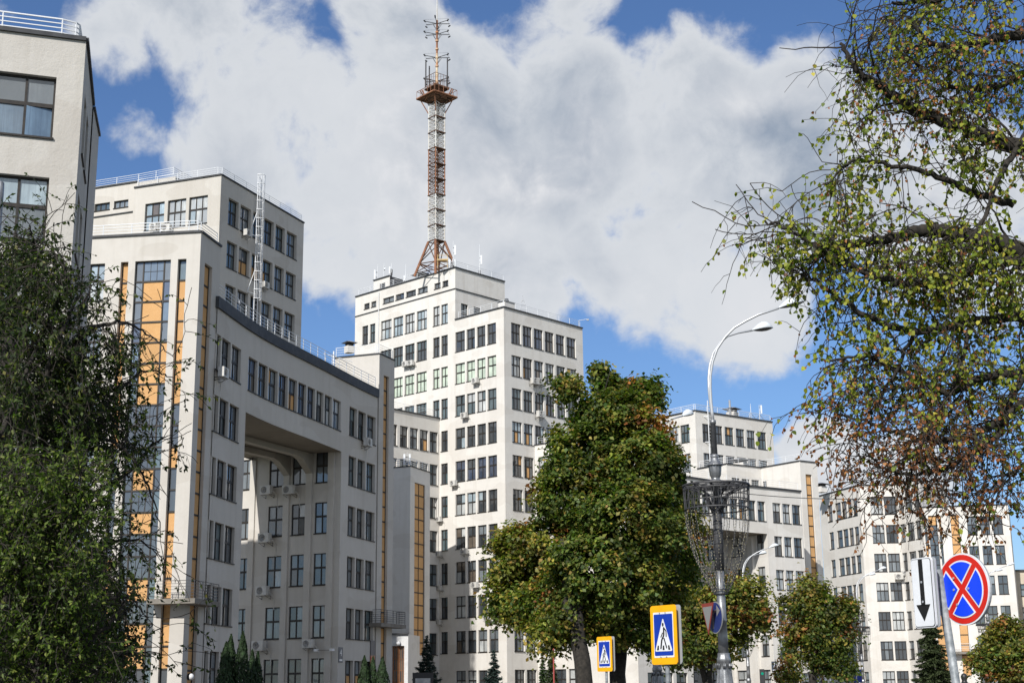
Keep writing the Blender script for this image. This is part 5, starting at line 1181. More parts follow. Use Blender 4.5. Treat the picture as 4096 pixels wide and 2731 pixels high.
def stroke(name, pts, w_, y, m, parent, th=.004):
    b = MB()
    for (x0, z0), (x1, z1) in zip(pts, pts[1:]):
        d = math.hypot(x1-x0, z1-z0); nx, nz = -(z1-z0)/d*w_/2, (x1-x0)/d*w_/2; k = len(b.v)
        c = [(x0+nx, z0+nz), (x0-nx, z0-nz), (x1-nx, z1-nz), (x1+nx, z1+nz)]; b.v += [(x, y, z) for x, z in c] + [(x, y - th, z) for x, z in c]
        b.f += [(k, k+1, k+2, k+3), (k+7, k+6, k+5, k+4)] + [(k+i, k+4+i, k+4+(i+1) % 4, k+(i+1) % 4) for i in range(4)]
    for (x, z) in pts:
        k = len(b.v); n = 10; b.v += [(x + w_/2*math.cos(2*math.pi*e/n), y - th - .0006, z + w_/2*math.sin(2*math.pi*e/n)) for e in range(n)]; b.f.append(tuple(range(k, k+n)))
    return link(name, b.mesh(name, m), parent)
def crossing_sign(label, c, P1, w_, h, yaw):
    """P1: world centre; w_,h real size"""
    a = thing('crossing_sign', label, 'road sign', (P1[0], P1[1], 0), yaw, 'pedestrian crossing signs'); z = P1[2]
    def pl(name, pts, y0, y1, m): return poly_plate(name, [(x*w_, z + zz*h) for x, zz in pts], y0, y1, m, a)
    R_ = lambda w1, h1, r: [(x/w_, zz/h) for x, zz in rrect(w1*w_, h1*h, r)]
    pl('shield', R_(1, 1, .05), -.012, .0, M_SY); pl('white_border', R_(.765, .765, .012), -.016, -.0125, M_SW); pl('blue_panel', R_(.71, .70, .018), -.020, -.0165, M_SB)
    tri = [(-.325, -.262), (-.305, -.278), (.305, -.278), (.325, -.262), (.012, .268), (-.012, .268)]
    pl('white_triangle', tri, -.024, -.0205, M_SW)
    S_ = lambda n_, pts, ww: stroke(n_, [(x*w_, z + zz*h) for x, zz in pts], ww*w_, -.0245, M_SK, a)
    hd_ = poly_plate('pictogram_head', [(.0*w_ + .032*w_*math.cos(t_), z + .172*h + .032*h*math.sin(t_)) for t_ in np.linspace(0, 2*math.pi, 17)[:-1]], -.0285, -.0245, M_SK, a)
    S_('pictogram_body', [(.03, .115), (.025, .0), (.012, -.02), (-.06, -.09), (-.10, -.225)], .048); S_('pictogram_arm', [(.035, .118), (.115, .06), (.118, -.03)], .03); S_('pictogram_arm', [(-.02, .03), (-.085, -.035)], .03); S_('pictogram_leg', [(.03, -.06), (.12, -.22)], .036)
    for x in (-.2, 0, .2): pl('crossing_stripe', [(x - .036 - abs(x)*.0 + (x < 0)*-.02 + (x > 0)*.02, -.255), (x + .036 + (x < 0)*-.02 + (x > 0)*.02, -.255), (x + .022, -.18), (x - .022, -.18)], -.028, -.0245, M_SK)
    for x in (-.12, .1):
        for zz in (.372, -.372): poly_plate('bolt', [(x*w_ + .01*math.cos(t_), z + zz*h + .01*math.sin(t_)) for t_ in np.linspace(0, 2*math.pi, 9)[:-1]], -.03, -.016, M_SBACK, a)
    # second plate facing the other way behind
    poly_plate('rear_plate', [(x, z + zz + .0) for x, zz in rrect(w_, h, .05)], .09, .102, M_SBACK, a)
    link('spacer', MB().box(-w_*.35, w_*.35, 0, .09, z + h*.2, z + h*.24).box(-w_*.35, w_*.35, 0, .09, z - h*.24, z - h*.2).mesh('spacer', M_SK), a)
    link('pole', MB().tube([(0, .045, 0), (0, .045, z + h*.3)], .036, 12).mesh('pole', M_GAL), a)
hX = 24.
cx = ah((2657, 2537), hX); H_ = 226/5680*hX*1.0; crossing_sign('larger yellow bordered pedestrian crossing sign, nearer and further right', 'k', cx, H_*.64, H_, rad(-52))
hX2 = 41.
cx = ah((2419, 2614), hX2); H2 = 133/5680*hX2; crossing_sign('smaller yellow bordered pedestrian crossing sign at the maple trunks', 'k', cx, H2*.66, H2, rad(-52))
# no-stopping sign with arrow plate on one galvanised pole
hN2 = 15.; nc = ah((3860, 2355), hN2); Rn = 268/2/5680*hN2
a = thing('no_stopping_sign', 'round blue sign with a red cross and ring on a leaning grey pole', 'road sign', (nc[0], nc[1], 0), rad(-63)); z = nc[2]
circ = lambda r_, n=48: [(r_*math.cos(2*math.pi*k/n), z + r_*math.sin(2*math.pi*k/n)) for k in range(n)]
poly_plate('rim', circ(Rn), -.03, -.012, M_SW, a); poly_plate('red_ring', circ(Rn*.955), -.034, -.0305, M_SR, a)
th_ = rad(45)
def seg(a0, a1, r_, off, n=14):   # sector of a disc bounded by two chords parallel to the cross
    A0, A1 = rad(a0), rad(a1); m_ = (A0 + A1)/2; ap = (off/math.sin((A1-A0)/2)*math.cos(m_), off/math.sin((A1-A0)/2)*math.sin(m_)); da = math.asin(off/r_)
    return [(ap[0], z + ap[1])] + [(r_*math.cos(A0 + da + (A1-A0-2*da)*k/n), z + r_*math.sin(A0 + da + (A1-A0-2*da)*k/n)) for k in range(n+1)]
for a0 in (-50, 50, 130, 230):
    a1 = a0 + (100 if a0 in (-50, 130) else 80)
    poly_plate('white_outline', seg(a0, a1, Rn*.80, Rn*.085), -.038, -.0345, M_SW, a)
    s0 = seg(a0, a1, Rn*.755, Rn*.128); poly_plate('blue_field', s0, -.042, -.0385, M_SB2, a)
for x, zz in ((-.28, .32), (-.22, -.42), (-.3, 0), (.26, 0)): poly_plate('bolt', [(x*Rn + .012*math.cos(t_), z + zz*Rn + .012*math.sin(t_)) for t_ in np.linspace(0, 2*math.pi, 9)[:-1]], -.05, -.0425, M_SBACK, a)
poly_plate('rear_plate', circ(Rn*.99), .0, .012, M_SBACK, a)
ft_ = ah((3812, 2731), hN2)
px0 = ah((3786, 2490), hN2 + .15); px1 = ah((3824, 2731), hN2 + .15); d_ = Vector(px0) - Vector(px1); k_ = px1[2] / d_.z; foot = Vector(px1) - d_ * k_
top_ = Vector(px0) + d_ * .9
loc_ = lambda v: tuple(a.matrix_world.inverted() @ Vector(v)) if False else (Matrix.Rotation(rad(63), 3, 'Z') @ (Vector(v) - Vector((nc[0], nc[1], 0))))[:]
link('pole', MB().tube([loc_(foot), loc_(top_)], .042, 14).mesh('pole', M_GAL, True), a)
link('arm', MB().tube([(-.62*1, .04, z + .0), (-.1, .04, z)], .02, 6).mesh('arm', M_RUSTD), a)
ac_ = ah((3696, 2369), hN2); Ha = 262/5680*hN2; Wd_ = Ha*.41; 
ar = thing('arrow_plate', 'white plate with a black downward arrow, left of the round sign', 'road sign', (ac_[0], ac_[1], 0), rad(-61)); z = ac_[2]
poly_plate('plate', [(x, z + zz) for x, zz in rrect(Wd_, Ha, .035)], -.012, .012, M_SW, ar)
poly_plate('border', [(x, z + zz) for x, zz in rrect(Wd_*.95, Ha*.97, .03)], -.016, -.0125, M_SK, ar); poly_plate('face', [(x, z + zz) for x, zz in rrect(Wd_*.91, Ha*.955, .028)], -.020, -.0165, M_SW, ar)
poly_plate('arrow_shaft', [(-.028, z - Ha*.19), (.028, z - Ha*.19), (.028, z + Ha*.475), (-.028, z + Ha*.475)], -.024, -.0205, M_SK, ar)
poly_plate('arrow_head', [(-.095, z - Ha*.17), (0, z - Ha*.405), (.095, z - Ha*.17)], -.024, -.0205, M_SK, ar)
for zz in (.15, -.13): poly_plate('bolt', [(.012*math.cos(t_), z + Ha*zz + .012*math.sin(t_)) for t_ in np.linspace(0, 2*math.pi, 9)[:-1]], -.028, -.0245, M_SBACK, ar)
poly_plate('rear_plate', [(x + .02, z + zz) for x, zz in rrect(Wd_, Ha, .035)], .026, .036, M_SBACK, ar)
# give-way and mandatory turn signs fixed to the large lamp
g0 = ah(q('k', 1192, 985), 41.5); a = thing('give_way_sign', 'faded red and white give way triangle on the large lamp post', 'road sign', (g0[0], g0[1], 0), rad(-75)); z = g0[2]; T = .44
poly_plate('red_triangle', [(-T, z + .42), (0, z - .46), (T, z + .42)][::-1], -.01, .01, M_SRF, a); poly_plate('white_field', [(-T*.78, z + .32), (0, z - .34), (T*.78, z + .32)][::-1], -.015, -.0105, M_SWF, a)
g0 = ah(q('k', 1258, 980), 41.5); a = thing('turn_sign', 'faded blue round turn-right sign on the large lamp post', 'road sign', (g0[0], g0[1], 0), rad(-71)); z = g0[2]
poly_plate('disc', [(.45*math.cos(t_), z + .45*math.sin(t_)) for t_ in np.linspace(0, 2*math.pi, 33)[:-1]], -.01, .01, M_SWF, a); poly_plate('blue_field', [(.42*math.cos(t_), z + .42*math.sin(t_)) for t_ in np.linspace(0, 2*math.pi, 33)[:-1]], -.015, -.0105, M_SBF, a)
stroke('arrow', [(-.12, z - .28), (-.12, z + .1), (.0, z + .18), (.12, z + .18)], .07, -.0155, M_SWF, a); poly_plate('arrow_head', [(.12, z + .02), (.32, z + .18), (.12, z + .34)], -.02, -.0155, M_SWF, a)
# parking sign far right
g0 = ah(q('F', 1690, 1450), 120); a = thing('parking_sign', 'small blue sign with a white P and a white plate below', 'road sign', (g0[0], g0[1], 0)); z = g0[2]
poly_plate('blue_plate', [(x, z + zz) for x, zz in rrect(.62, 1.0, .04)], -.02, 0, M_SB, a); text_obj('letter_p', 'P', .85, M_SW, a, (0, -.03, z)); poly_plate('white_plate', [(x, z - .85 + zz) for x, zz in rrect(.5, .55, .03)], -.02, 0, M_SW, a); link('pole', MB().tube([(0, .06, 0), (0, .06, z + .5)], .05, 8).mesh('pole', M_GAL), a)
# traffic light by the jamb of the far arch
g0 = ah(q('F', 195, 1540), 135); a = thing('traffic_light', 'slim black traffic light at the foot of the far arch', 'traffic light', (g0[0], g0[1], 0)); z = g0[2]
link('housing', MB().box(-.2, .2, -.15, .15, z - .9, z + 1.1).mesh('housing', M_BLK), a); link('lens', MB().tube([(0, -.17, z + .7), (0, -.151, z + .7)], .13, 10).mesh('lens', mat('green_lens', (.0, .25, .16), .3)), a); link('pole', MB().tube([(0, 0, 0), (0, 0, z - .9)], .06, 8).mesh('pole', M_GAL), a)
# bust on its plinth by the farthest block
g0 = ah(q('H', 1405, 1560), 178); a = thing('bust', 'dark bust on a plinth below the balcony of the farthest block', 'statue', (g0[0], g0[1], 0)); z = max(.5, g0[2] - 1.2)
M_BRZ = mat('dark_bronze', (.04, .04, .04), .45, .5)
link('plinth', MB().box(-.9, .9, -.2, .7, 0, z + .2).mesh('plinth', M_ASPH), a); link('bust_figure', MB().lathe([(.7, z + .2), (.85, z + .6), (.8, z + 1.0), (.35, z + 1.25), (.28, z + 1.45), (.36, z + 1.7), (.38, z + 1.95), (.25, z + 2.2), (.02, z + 2.3)], 14).mesh('bust_figure', M_BRZ, True), a)
# thin red flagpole and notice boards low in the picture
g0 = ah(q('g', 1243, 1320), 112); a = thing('flagpole', 'thin red flagpole among the spruces under the maple', 'flagpole', (g0[0], g0[1], 0)); link('shaft', MB().tube([(0, 0, 0), (0, 0, g0[2])], .06, 6).mesh('shaft', mat('red_paint', (.35, .06, .05), .5)), a); link('finial', MB().tube([(0, 0, g0[2]), (0, 0, g0[2] + .15)], .1, 8).mesh('finial', M_TIN), a)
g0 = ah(q('C', 555, 1440), 120); a = thing('notice_board', 'white notice board in a dark frame before the short stair block', 'notice board', (g0[0], g0[1], 0)); z = ah(q('C', 555, 1400), 120)[2]
link('frame', MB().box(-.85, .85, 0, .1, 0, z).mesh('frame', M_BLK), a); link('board', MB().box(-.62, .62, -.03, -.003, .4, z - .45).mesh('board', mat('notice_print', rough=.6, fn=mottled((.5, .5, .5), (.3, .32, .33), 3))), a)
# ================================================================ VEGETATION
def leafmat(name, trans=.35, rough=.55):
    m = bpy.data.materials.new(name); m.use_nodes = True; t = NT(m.node_tree); b = t.n['Principled BSDF']
    at = t.n.new('ShaderNodeAttribute'); at.attribute_name = 'col'
    t.link(at.outputs['Color'], b.inputs['Base Color']); b.inputs['Roughness'].default_value = rough; b.inputs['Specular IOR Level'].default_value = .35
    tr = t.n.new('ShaderNodeBsdfTranslucent'); t.link(t.mix(1., at.outputs['Color'], (1.0, 1.35, .5, 1), 'MULTIPLY'), tr.inputs[0])
    mx = t.n.new('ShaderNodeMixShader'); mx.inputs[0].default_value = trans; t.link(b.outputs[0], mx.inputs[1]); t.link(tr.outputs[0], mx.inputs[2])
    t.link(mx.outputs[0], t.n['Material Output'].inputs[0]); return m
M_LEAF = leafmat('leaf', .42); M_NEED = leafmat('needle', .1, .7)
M_BARK = mat('bark', rough=.95, fn=mottled((.014, .012, .009), (.040, .034, .027), 9, bump=.6, bs=18)); M_TWIG = mat('twig_bark', (.035, .028, .022), .9)
def rand_unit(n):
    v = rng.normal(size=(n, 3)); return v / np.linalg.norm(v, axis=1)[:, None]
def leaf_cloud(name, C, nrm, size, col, m, parent, asp=.75, bend=.22, ax=None, kind='stuff', loc=None):
    """C Nx3 centres, nrm Nx3 leaf normals, size N, col Nx3 -> one mesh of little four-cornered leaves"""
    n = len(C); a = ax if ax is not None else rand_unit(n); a = a - nrm * (a*nrm).sum(1)[:, None]; a /= np.maximum(np.linalg.norm(a, axis=1), 1e-6)[:, None]
    b = np.cross(nrm, a); s = size[:, None]
    V = np.empty((n, 4, 3)); V[:, 0] = C - a*s*.5; V[:, 1] = C + b*s*.5*asp + nrm*s*bend*.5 + a*s*-.08; V[:, 2] = C + a*s*.55 - nrm*s*bend*.3; V[:, 3] = C - b*s*.5*asp + nrm*s*bend*.5 + a*s*-.08
    me = bpy.data.meshes.new(name); me.vertices.add(4*n); me.vertices.foreach_set('co', V.reshape(-1).astype(np.float32))
    me.loops.add(4*n); me.loops.foreach_set('vertex_index', np.arange(4*n, dtype=np.int32)); me.polygons.add(n)
    me.polygons.foreach_set('loop_start', np.arange(0, 4*n, 4, dtype=np.int32))
    try: me.polygons.foreach_set('loop_total', np.full(n, 4, dtype=np.int32))
    except Exception: pass
    ca = me.attributes.new('col', 'FLOAT_COLOR', 'POINT'); cc = np.ones((n, 4, 4), dtype=np.float32); cc[:, :, :3] = col[:, None, :]
    ca.data.foreach_set('color', cc.reshape(-1)); me.materials.append(m); me.update(calc_edges=True); me.validate()
    o = link(name, me, parent, loc or tuple(-x for x in parent.location))
    if kind: o['kind'] = kind
    return o
def palette(n, cols, w_, jit=.25):
    k = rng.choice(len(cols), n, p=np.array(w_) / sum(w_)); c = np.array(cols)[k]
    return np.clip(c * (1 + rng.normal(size=(n, 1)) * jit) * (1 + rng.normal(size=(n, 3)) * .08), .003, .9)
GREEN = [(.070, .105, .020), (.110, .145, .028), (.038, .066, .015), (.21, .21, .04)]
OLIVE = [(.19, .19, .035), (.26, .215, .04), (.12, .14, .025), (.30, .19, .045)]
RUST = [(.32, .13, .035), (.22, .08, .03), (.38, .20, .05), (.14, .055, .025)]
def crown(tree, h, lobes, leaf, per_m2=1.0, clump=.75, seed=0):
    """lobes: (px, py, rx, ry, depth shift m, clumps, palette mix fn) in full-picture points"""
    Cs, Ns, Ss, Ks = [], [], [], []
    for (px, py, rx, ry, ds, ncl, mixw) in lobes:
        c0 = np.array(ah((px, py), h + ds)); k = (h + ds) / 5680.; R = np.array([rx*k, (rx+ry)/2*k*.95, ry*k])
        d = rand_unit(ncl); r = rng.uniform(.35, 1., ncl) ** .45
        cc = c0 + d * r[:, None] * R * (1 + rng.normal(size=(ncl, 1))*.07)
        mk = rng.random(ncl)
        for i in range(ncl):
            n = int(rng.integers(70, 150) * per_m2); cs = clump * rng.uniform(.6, 1.25)
            P = rng.normal(size=(n, 3)) * cs * np.array([.5, .5, .36]); P[:, 2] -= (P[:, 0]**2 + P[:, 1]**2) * .25 / cs
            nn = rand_unit(n) * .8 + d[i] * .55 + np.array([0, 0, .75]); nn /= np.linalg.norm(nn, axis=1)[:, None]
            Cs.append(cc[i] + P); Ns.append(nn); Ss.append(rng.uniform(.7, 1.3, n) * leaf)
            g, o_, r_ = mixw; t = mk[i]
            base = palette(n, GREEN, (4, 4, 2, 1)) if t < g else (palette(n, OLIVE, (3, 2, 3, 1)) if t < g + o_ else palette(n, RUST, (3, 2, 2, 1)))
            sw = rng.random(n) < .15; base[sw] = palette(int(sw.sum()), OLIVE, (3, 1, 2, .6)); Ks.append(base * rng.uniform(.55, 1.45))
    C = np.concatenate(Cs); keep = C[:, 2] > .4
    leaf_cloud('crown', C[keep], np.concatenate(Ns)[keep], np.concatenate(Ss)[keep], np.concatenate(Ks)[keep], M_LEAF, tree)
def trunk(tree, pts, r0, r1, name='trunk', n=9, m=None):
    k = len(pts); b = MB().tube(pts, [r0 + (r1 - r0)*i/(k-1) for i in range(k)], n); return wpart(name, b, m or M_BARK, tree, True)
def wob(A, B_, n, amp, rr):
    A, B_ = Vector(A), Vector(B_); out = []
    for i in range(n+1):
        f = i/n; p = A.lerp(B_, f)
        if 0 < i: p = p + Vector((rr.uniform(-1, 1), rr.uniform(-1, 1), rr.uniform(-1, 1))) * amp * (B_-A).length
        out.append(p)
    return out
def broadleaf(label, h, foot, lobes, leaf, limbs, r0, group='broad-leaved trees along the square', per=1., clump=.75, split=2.2, seed=1, kind='maple_tree'):
    rr = random.Random(seed); f = ah(foot, h); t = thing(kind, label, 'tree', (f[0], f[1], 0), 0, group)
    top = ah((foot[0], lobes[0][1]), h); trunk(t, wob((f[0], f[1], 0), (f[0] + rr.uniform(-.3, .3), f[1], max(split, 1)), 4, .03, rr), r0*1.15, r0*.85)
    for (lx, ly, dd) in limbs:
        e = ah((lx, ly), h + dd); pts = wob((f[0], f[1], split*.85), e, 7, .035, rr); trunk(t, pts, r0*.62, r0*.08, 'branch', 7)
        for k in range(5):
            s0 = pts[rr.randint(2, 6)]; e2 = s0 + Vector((rr.uniform(-1, 1), rr.uniform(-1, 1), rr.uniform(.1, 1))).normalized() * rr.uniform(1.2, 2.8); trunk(t, wob(s0, e2, 4, .08, rr), r0*.2, r0*.03, 'branch', 5)
    crown(t, h, lobes, leaf, per, clump); return t
gm, mx_, ol = (.80, .20, 0), (.3, .64, .06), (.08, .76, .16)
# the big maple in the middle (picture points of the lobes measured in the full photograph)
big = [(2405,1480,38,42,0,9,gm),(2425,1550,60,60,0,20,gm),(2275,1550,70,42,-1,15,gm),(2565,1580,80,65,0,32,(.8,.15,.05)),(2450,1670,150,110,-1,75,gm),(2600,1700,75,60,-1.5,16,(.1,.2,.7)),(2350,1800,175,130,-1,85,gm),(2560,1860,180,140,-1.5,90,gm),
 (2310,1960,170,140,-1,78,(.6,.38,.02)),(2520,2080,230,170,-2,130,gm),(2680,2020,110,130,0,50,(.6,.4,0)),(2200,2170,160,100,0,62,mx_),(2420,2290,260,170,-2,130,gm),(2080,2230,130,120,.5,55,ol),(2060,2390,110,110,.5,45,mx_),(2230,2430,190,120,-1,75,(.5,.4,.1)),
 (2640,2300,150,170,0,70,(.6,.35,.05)),(2560,2500,150,90,-1,45,(.5,.45,.05)),(2080,2165,90,55,0,18,ol),(2400,2480,190,70,0,38,(.7,.3,0))]
broadleaf('big dark green maple in front of the mast tower, tallest tree in the middle', 50, (2470, 2900), big, .15, [(2400, 1600, 0), (2560, 1750, 0), (2300, 1900, 0), (2150, 2200, 0), (2650, 2050, 0)], 30e-2, per=1.0, clump=.43, split=3.0, seed=5)
t2 = ah((2345, 2900), 47); tt = thing('maple_tree', 'second thick trunk left of the big maple, sharing its crown', 'tree', (t2[0], t2[1], 0), 0, 'broad-leaved trees along the square')
rr5 = random.Random(9); trunk(tt, wob((t2[0], t2[1], 0), (t2[0] - .3, t2[1] + .5, 4.4), 5, .03, rr5), .32, .24); trunk(tt, wob((t2[0] - .3, t2[1] + .5, 4.2), ah((2250, 2150), 48), 6, .04, rr5), .4, .05, 'branch')
crown(tt, 47.5, [(2300, 2480, 130, 70, 0, 26, mx_), (2180, 2540, 70, 60, 0, 9, mx_), (2400, 2420, 110, 90, 1, 26, gm)], .14, .9, .5)
broadleaf('orange tinged tree behind the tall lamp and the crossing sign', 92, (2830, 2900), [(2870,2420,160,110,0,60,mx_),(2960,2390,110,110,0,36,ol),(2740,2450,150,120,1,50,mx_),(2800,2560,200,90,0,50,(.4,.5,.1)),(3030,2450,60,70,0,16,(.5,.45,.05)),(2720,2250,90,110,2,26,(.2,.6,.2)),(2760,2130,60,90,2,16,(.2,.6,.2)),(2690,2600,90,70,0,14,mx_)], .24, [(2750, 2400, 0), (2900, 2450, 0)], .34, per=.9, clump=.8, split=2.6, seed=6)
broadleaf('green and yellow maple in front of the far stair tower', 118, (3262, 2850), [(3230,2370,75,60,0,24,(.2,.7,.1)),(3290,2440,120,80,-1,44,(.6,.3,.1)),(3200,2500,70,80,0,24,(.3,.5,.2)),(3320,2540,100,90,-1,36,(.8,.15,.05)),(3230,2600,95,70,0,26,(.4,.4,.2)),(3340,2650,90,60,-1,22,(.8,.2,0)),(3370,2440,60,60,0,14,(.3,.6,.1)),(3170,2420,45,50,0,10,mx_)], .27, [(3200, 2480, 0), (3320, 2500, 0)], .28, per=.8, clump=.85, split=3.2, seed=7)
broadleaf('yellowing maple at the right edge below the round sign', 108, (4060, 2850), [(4020,2510,55,50,0,16,ol),(4060,2590,80,70,0,34,mx_),(3980,2650,90,60,0,30,(.4,.5,.1)),(3920,2620,45,45,0,10,(.5,.4,.1)),(4090,2690,90,60,0,26,mx_),(3960,2560,25,40,0,5,mx_)], .24, [(4020, 2600, 0), (4080, 2600, 0)], .25, per=.85, clump=.7, split=2.4, seed=8)
broadleaf('young sapling with thin orange foliage by the far wing', 100, (3150, 2790), [(3150,2650,28,45,0,9,(.1,.5,.4)),(3130,2700,34,34,0,10,(.2,.5,.3)),(3175,2690,26,34,0,7,ol)], .2, [(3150, 2640, 0)], .07, per=.5, clump=.5, split=1.0, seed=9, kind='sapling')

# conifers
def spruce(label, h, foot_x, top, half_w, col, seed, kind='spruce_tree', drop=.5, dens=1.):
    rr = np.random.default_rng(seed); T = ah(top, h); k = h/5680.; R = half_w*k; H = T[2]; t = thing(kind, label, 'tree', (T[0], T[1], 0), 0, 'conifers in front of the buildings')
    trunk(t, [(T[0], T[1], 0), (T[0], T[1], H*.97)], .16, .02, n=6)
    Cs, Ns, As, Ss = [], [], [], []; b = MB(); nl = int(H / .24)
    for i in range(nl):
        z = H * (1 - (i + .4)/nl); f = 1 - z/H; r_ = R * min(1, f*1.05 + .05) * rr.uniform(.8, 1.12)
        nb = int(5 + 9*f)
        for j in range(nb):
            an = rr.uniform(0, 2*math.pi); L = r_ * rr.uniform(.7, 1.1); d = np.array([math.cos(an), math.sin(an), 0]); side = np.array([-d[1], d[0], 0])
            n = max(10, int(85 * L * dens)); s = rr.uniform(.12, 1, n)**.8; w_ = (.34*L*(1 - s) + .12)
            lat = rr.uniform(-1, 1, n); P = np.array([T[0], T[1], z]) + d*(s*L)[:, None] + side*(lat*w_)[:, None]; P[:, 2] += -drop*s*L*.55 + .28*s**3*L - np.abs(lat)*.1 + rr.normal(size=n)*.05
            A = d*.8 + side*lat[:, None]*.9 + np.array([0, 0, -.15]) + rr.normal(size=(n, 3))*.2
            N = np.array([0, 0, 1.]) + rr.normal(size=(n, 3))*.55; N /= np.linalg.norm(N, axis=1)[:, None]
            Cs.append(P); As.append(A); Ns.append(N); Ss.append(rr.uniform(.18, .34, n))
    n = sum(map(len, Cs)); c = np.array(col) * (1 + rr.normal(size=(n, 1))*.3); C_ = np.concatenate(Cs); c = np.clip(c, .004, 1)
    leaf_cloud('crown', C_, np.concatenate(Ns), np.concatenate(Ss), c, M_NEED, t, asp=.28, bend=.05, ax=np.concatenate(As))
SPR = (.028, .048, .040); SPG = (.045, .062, .022)
spruce('dark blue spruce in front of the timber door', 128, 1710, (1708, 2538), 88, SPR, 1)
spruce('dark spruce at the foot of the bright tower corner', 122, 1975, (1975, 2597), 78, SPR, 2)
spruce('greenish spruce half under the maple, behind the red flagpole', 118, 2205, (2205, 2590), 62, SPG, 3)
spruce('slim green thuja left of the spruce under the maple', 119, 2165, (2170, 2610), 34, (.04, .075, .02), 33, 'thuja_tree')
spruce('tall shaggy spruce below the arrow plate', 117, 3720, (3700, 2290), 98, SPG, 4, drop=1.2, dens=1.15)
def thuja(label, h, top, half_w, seed):
    rr = np.random.default_rng(seed); T = ah(top, h); R = half_w*h/5680.; H = T[2]; t = thing('thuja_tree', label, 'tree', (T[0], T[1], 0), 0, 'columnar thujas by the curved wing')
    trunk(t, [(T[0], T[1], 0), (T[0], T[1], H*.9)], .1, .02, n=6)
    n = int(5200 * R * H / 4); z = rr.uniform(0, 1, n); prof = np.minimum(1, (1 - z)*2.2)**.75 * (.72 + .28*np.minimum(1, z*5)); an = rr.uniform(0, 2*math.pi, n); lump = 1 + .13*np.sin(an*3 + z*17 + seed) + .08*np.sin(an*5 - z*31)
    r = R*prof*lump*rr.uniform(.55, 1.0, n)**.35; P = np.stack([T[0] + r*np.cos(an), T[1] + r*np.sin(an), z*H], 1)
    N = np.stack([np.cos(an), np.sin(an), .25 + 0*an], 1) + rr.normal(size=(n, 3))*.45; N /= np.linalg.norm(N, axis=1)[:, None]
    A = np.stack([np.cos(an)*.25, np.sin(an)*.25, 1 + 0*an], 1) + rr.normal(size=(n, 3))*.22
    c = np.clip(np.array((.022, .045, .014))*(1 + rr.normal(size=(n, 1))*.35), .003, 1)
    leaf_cloud('crown', P, N, rr.uniform(.12, .24, n), c, M_NEED, t, asp=.45, bend=.1, ax=A)
for lab, hh_, tp, hw in (('leftmost thuja column before the curved wing', 84, (906, 2568), 36), ('tall thuja column, second from the left', 85, (925, 2537), 32), ('tallest thuja column before the passage', 84.5, (972, 2527), 34), ('low thuja column right of the tallest one', 86, (1010, 2600), 27), ('rightmost thuja before the passage', 86.5, (1032, 2608), 24),
                         ('left one of the three small thujas before the poster', 104, (1458, 2622), 27), ('middle one of the three small thujas before the poster', 104.5, (1492, 2626), 24), ('right one of the three small thujas before the poster', 104, (1530, 2628), 30)):
    thuja(lab, hh_, tp, hw, int(tp[0]))

# ---------------------------------------------------------------- near trees with real branching
class Tubes:
    def __init__(s): s.V = []; s.F = []; s.n = 0
    def add(s, pts, r0, r1, n=4):
        pts = np.asarray(pts); k = len(pts); d = np.gradient(pts, axis=0); d /= np.maximum(np.linalg.norm(d, axis=1), 1e-9)[:, None]
        ref = np.array([.31, .87, .38]); a = np.cross(d, ref); a /= np.linalg.norm(a, axis=1)[:, None]; b = np.cross(d, a); r = np.linspace(r0, r1, k)
        an = np.arange(n)*2*np.pi/n; ring = pts[:, None] + (a[:, None]*np.cos(an)[None, :, None] + b[:, None]*np.sin(an)[None, :, None])*r[:, None, None]
        i = np.arange(k-1)[:, None]*n; j = np.arange(n)[None]; A = i + j; B = i + (j+1) % n
        s.V.append(ring.reshape(-1, 3)); s.F.append((np.stack([A, B, B+n, A+n], -1).reshape(-1, 4)) + s.n); s.n += k*n
    def build(s, name, m, parent, smooth=True, kind=None):
        V = np.concatenate(s.V); Fq = np.concatenate(s.F).astype(np.int32); me = bpy.data.meshes.new(name)
        me.vertices.add(len(V)); me.vertices.foreach_set('co', V.reshape(-1).astype(np.float32)); me.loops.add(Fq.size); me.loops.foreach_set('vertex_index', Fq.reshape(-1)); me.polygons.add(len(Fq)); me.polygons.foreach_set('loop_start', np.arange(0, Fq.size, 4, dtype=np.int32))
        try: me.polygons.foreach_set('loop_total', np.full(len(Fq), 4, dtype=np.int32))
        except Exception: pass
        me.materials.append(m); me.update(calc_edges=True); me.validate()
        if smooth: me.polygons.foreach_set('use_smooth', [True]*len(me.polygons))
        o = link(name, me, parent, tuple(-x for x in parent.location))
        if kind: o['kind'] = kind
        return o
def unit(v): return v / max(np.linalg.norm(v), 1e-9)
def wander(rr, p, d, L, n, jit, grav):
    pts = [p]; st = L/n
    for i in range(n):
        d = unit(d + rr.normal(size=3)*jit + np.array([0, 0, -grav])); p = p + d*st; pts.append(p)
    return np.array(pts), d
def catmull(P, n=8):
    P = [np.array(p, float) for p in P]; P = [2*P[0] - P[1]] + P + [2*P[-1] - P[-2]]; out = []
    for i in range(1, len(P)-2):
        for t in np.linspace(0, 1, n, endpoint=False):
            a, b, c, d = P[i-1:i+3]; out.append(.5*((2*b) + (-a+c)*t + (2*a-5*b+4*c-d)*t*t + (-a+3*b-3*c+d)*t**3))
    out.append(P[-2]); return np.array(out)
